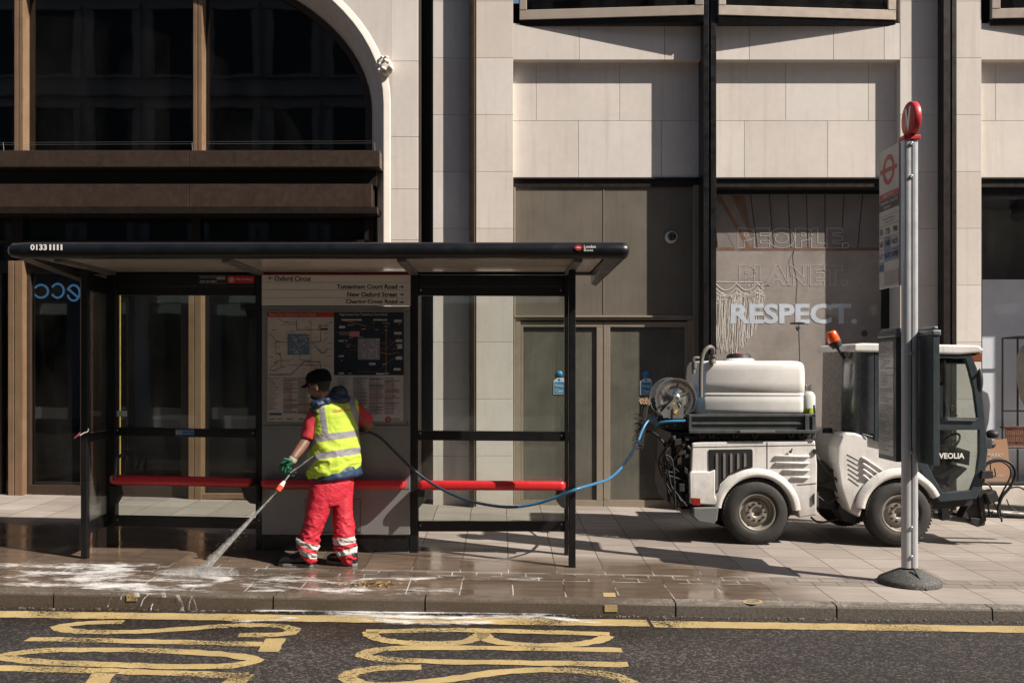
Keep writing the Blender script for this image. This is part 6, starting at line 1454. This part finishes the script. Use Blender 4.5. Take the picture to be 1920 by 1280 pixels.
def legl(pts): b.loft([(Q(x, y, d), a, c_, sl) for x, y, d, a, c_, sl in pts], 26, u=(1, .15))
legl([(609, 905, .06, .110, .12, 0), (603, 930, .05, .112, .125, 0), (598, 952, .03, .103, .112, 0), (591, 975, .01, .089, .10, 0), (583, 1000, .0, .074, .09, .0), (577, 1015, .0, .083, .09, -.25), (577, 1028, .0, .076, .088, -.3), (577, 1040, .0, .062, .08, -.2), (580, 1051, .0, .050, .07, -.3)])
legl([(640, 905, .15, .095, .12, 0), (642, 930, .14, .092, .12, 0), (643, 955, .12, .084, .11, 0), (644, 978, .10, .084, .10, 0), (646, 1000, .08, .081, .09, 0), (646, 1015, .08, .078, .09, .05), (648, 1030, .07, .083, .088, .2), (652, 1043, .07, .068, .08, .1), (656, 1052, .07, .050, .07, 0)])
def trd(p):
    f1 = mnoise.noise(Vector((p.x*5+p.z*2, p.y*5, p.z*4)))*.010; low = max(.15, min(1, (.50-(p.z-ORG[PE].z))/.3))
    q = Vector(((p.x*.8-p.z*.9)*9, p.y*7, (p.z+p.x*.9)*17)); r_ = 1-abs(mnoise.noise(q))*3.2
    q2 = Vector(((p.x+p.z*.7)*12+5, p.y*7, (p.z-p.x*.6)*26)); r2 = 1-abs(mnoise.noise(q2))*3.4
    return f1+.014*max(0, r_)*low+.008*max(0, r2)*low
b.build('trousers', trm, PE, remesh=.008, smooth_it=2, disp=trd)
# vest
n = NT('hi_vis_vest'); x_, y_, z_ = n.sep()
c = n.mul((.40, .52, .045), n.ramp(n.noise(6, 4), .3, .7, .93, 1.05))
xc = Q(627, 0).x-ORG[PE].x
def vz(py, sl): # tilted band coordinate
    return n.math('SUBTRACT', n.math('SUBTRACT', z_, n.math('MULTIPLY', n.math('SUBTRACT', x_, xc), sl)), zp(py))
wob = n.math('MULTIPLY', n.math('SUBTRACT', n.noise(5, 3), .5), .022)
def band(py, sl, hw):
    v = n.math('ADD', vz(py, sl), wob); return bandmask(v, -hw, hw)
xr_ = n.math('SUBTRACT', x_, xc)
# on the left flank the bands drop away
flank = n.ramp(xr_, -.13, -.24, 0, .10)
def band2(py, sl, hw):
    v = n.math('ADD', n.math('ADD', vz(py, sl), wob), flank); return bandmask(v, -hw, hw)
g1 = band2(817, .10, .029); g2 = band2(850, .09, .029)
above = n.math('GREATER_THAN', vz(817, .10), .0)
xv = n.math('SUBTRACT', n.math('ADD', xr_, n.math('MULTIPLY', vz(817, .1), .16)), 0)
s1 = n.math('MULTIPLY', bandmask(xv, -.086, -.034), above)
xv2 = n.math('SUBTRACT', n.math('ADD', xr_, n.math('MULTIPLY', vz(817, .1), .30)), 0)
s2 = n.math('MULTIPLY', bandmask(xv2, .188, .228), above)
g = n.math('MAXIMUM', n.math('MAXIMUM', g1, g2), n.math('MAXIMUM', s1, s2))
c = n.mix(g, c, (.23, .225, .235))
vestm = n.done(n.pr(c, n.ramp(g, 0, 1, .75, .4), 0, n.bump(n.noise(9, 3, dist=1.0, stretch=(1, 1, 1.4)), .4, .03)))
b = MB()
b.loft([(Q(x, y, .125), a, c_, s_) for x, y, a, c_, s_ in ((627, 886, .222, .178, .21), (627, 880, .225, .18, .20), (627, 860, .226, .178, .18), (626, 830, .218, .168, .15), (626, 800, .212, .158, .12), (628, 778, .212, .150, .10), (629, 764, .202, .138, .10), (628, 754, .172, .12, .08), (624, 746, .12, .10, .05))], 44, u=U)
b.tube([Q(612, 760, .04), Q(598, 763, .0), Q(592, 771, -.005)], [.075, .070, .062], 16); b.tube([Q(648, 752, .18), Q(664, 757, .23), Q(668, 765, .24)], [.06, .045, .03], 14)
def vd(p):
    q = p-ORG[PE]; low = max(.15, min(1, (1.25-q.z)/.4))
    f_ = mnoise.noise(Vector((p.x*9+p.z*11, p.y*9, p.z*9-p.x*6)))
    r_ = (1-abs(mnoise.noise(Vector(((p.x+p.z*.8)*10, p.y*8, (p.z-p.x*.6)*14))))*2.4)
    return .010*f_*low+.009*max(0, r_)*low
b.build('hi_vis_vest', vestm, PE, remesh=.0075, smooth_it=2, disp=vd)
vest = bpy.data.objects['hi_vis_vest']
# writing on the back of the vest, laid on its surface
dg = bpy.context.evaluated_depsgraph_get(); dg.update()
def on_vest(px, py):
    o_ = Vector((0, 0, H)); d = (W(px, py, 8.0)-o_).normalized(); ok, loc, nr, _ = vest.ray_cast(o_-vest.matrix_world.translation, d)
    return loc+vest.matrix_world.translation-d*.003 if ok else W(px, py, PY-.1)
bpy.context.view_layer.update()
b = MB(); b.text('Cleaner Streets', lambda a, c_: on_vest(624+38*a, 773-3.5*a-6.5*c_), bold=.01); b.text('veolia.co', lambda a, c_: on_vest(640+9*a, 762-1*a-1.6*c_), bold=.02)
b.build('lettering', mat('vest_print', (.50, .16, .05), .6), vest)
# gloves
grn = mat('glove_green', (.008, .10, .045), .7, var=.12, bump=.3)
b = MB(); pc = Q(541, 870, -.14)
b.tube([Q(549, 860, -.13), Q(543, 867, -.14), Q(537, 873, -.15)], [(.034, .028), (.044, .030), (.038, .026)], 14)
fing = [[(537, 866), (529, 868), (526, 877), (533, 882)], [(538, 871), (531, 875), (530, 884), (539, 887)], [(541, 875), (535, 880), (537, 889), (546, 889)], [(546, 877), (541, 883), (544, 891), (552, 889)]]
for k, f_ in enumerate(fing):
    p = [Q(x, y, -.15-.012*k+(.03 if j == 3 else 0)) for j, (x, y) in enumerate(f_)]; b.tube(smooth_path(p, 3), [.0125-.0002*i for i in range(10)], 10)
b.tube(smooth_path([Q(546, 864, -.17), Q(538, 861, -.19), Q(531, 860, -.19)], 4), [.014, .014, .0135, .013, .0125, .012, .012, .011, .010], 10)
glv = b.build('glove', grn, PE, remesh=.005, smooth_it=2)
b = MB(); b.tube([Q(552, 857, -.13), Q(549, 861, -.132), Q(547, 863.5, -.133)], [.033, .037, .036], 16, caps=False); b.build('glove_cuff', mat('cuff_cream', (.42, .38, .30), .8, bump=.4), glv)
b = MB(); b.ell(Q(632, 821, .33), .05, .04, .04)
for k in range(4): b.tube(smooth_path([Q(628+k*4, 824, .33), Q(622+k*4, 832, .31), Q(626+k*4, 838, .35)], 3), .011, 8)
b.tube([Q(636, 818, .30), Q(628, 826, .28)], .012, 8); b.build('glove', grn, PE, remesh=.006, smooth_it=1)
# boots
bootm = mat('boot_leather', (.012, .012, .013), .32, bump=.15, var=.3)
solem = mat('boot_sole', (.15, .145, .14), .7)
def boot(hx, hy, tx, ty, d0, d1, lab):
    h, t = Q(hx, hy, d0), Q(tx, ty, d1); h.z = gz(h.x, h.y); t.z = gz(t.x, t.y); D_ = (t-h); L = D_.length; f_ = D_.normalized(); s_ = Vector((-f_.y, f_.x, 0)).normalized(); z = Vector((0, 0, 1))
    lift = .0
    def sl(u_, w_, h0, h1, k=14):
        h1 *= 1.22; w_ *= 1.12
        c_ = h+f_*u_*L; return [c_+s_*w_*math.cos(a)+z*(h0+(h1-h0)*.5*(1+math.sin(a))) for a in [i*2*math.pi/k for i in range(k)]]
    b = MB(); rg = [sl(u_, w_, .022, h1) for u_, w_, h1 in ((0, .020, .08), (.03, .036, .10), (.12, .042, .115), (.28, .043, .12), (.42, .043, .105), (.58, .047, .085), (.75, .050, .075), (.88, .046, .066), (.96, .034, .055), (1.0, .015, .042))]
    vs = [v for r in rg for v in r]; b.add(vs, [(i*14+k, i*14+(k+1) % 14, (i+1)*14+(k+1) % 14, (i+1)*14+k) for i in range(9) for k in range(14)]+[tuple(range(14)), tuple(range(126, 140))], 0, True)
    b.tube([h+f_*.2*L+z*.06, h+f_*.19*L+z*.17], [.044, .046], 16)
    o = b.build('boot', bootm, PE, remesh=.006, smooth_it=1); o['label'] = lab
    b = MB(); pl_ = [(0, .016), (.04, .036), (.2, .042), (.45, .040), (.65, .047), (.85, .046), (.96, .032), (1.02, .010)]
    ring_ = [h+f_*u_*L+s_*w_ for u_, w_ in pl_]+[h+f_*u_*L-s_*w_ for u_, w_ in pl_[::-1]]; n_ = len(ring_)
    b.add([v+z*.0 for v in ring_]+[v+z*.026 for v in ring_], [tuple(range(n_))[::-1], tuple(range(n_, 2*n_))]+[(k, (k+1) % n_, n_+(k+1) % n_, n_+k) for k in range(n_)]); b.build('sole', solem, o, bevel=.004)
    return o, h, f_, s_, L
o, h, f_, s_, L = boot(587, 1066, 524, 1056, -.02, .0, 'left boot turned sideways with white laces')
b = MB(); z = Vector((0, 0, 1))
for k in range(5):
    c_ = h+f_*(.38+.08*k)*L+z*(.140-.011*k); b.tube([c_+s_*.024-z*.008, c_+z*.004, c_-s_*.024-z*.008], .0026, 5)
c_ = h+f_*.36*L+z*.150-s_*.01
for dx in (-1, 1): b.tube(smooth_path([c_, c_+f_*.03*dx+z*.03-s_*.01, c_+f_*.045*dx-z*.005-s_*.03], 4), .0025, 5)
b.build('laces', mat('lace_white', (.6, .6, .58), .7), o)
boot(668, 1066, 615, 1053, .02, .16, 'right boot, plain black')
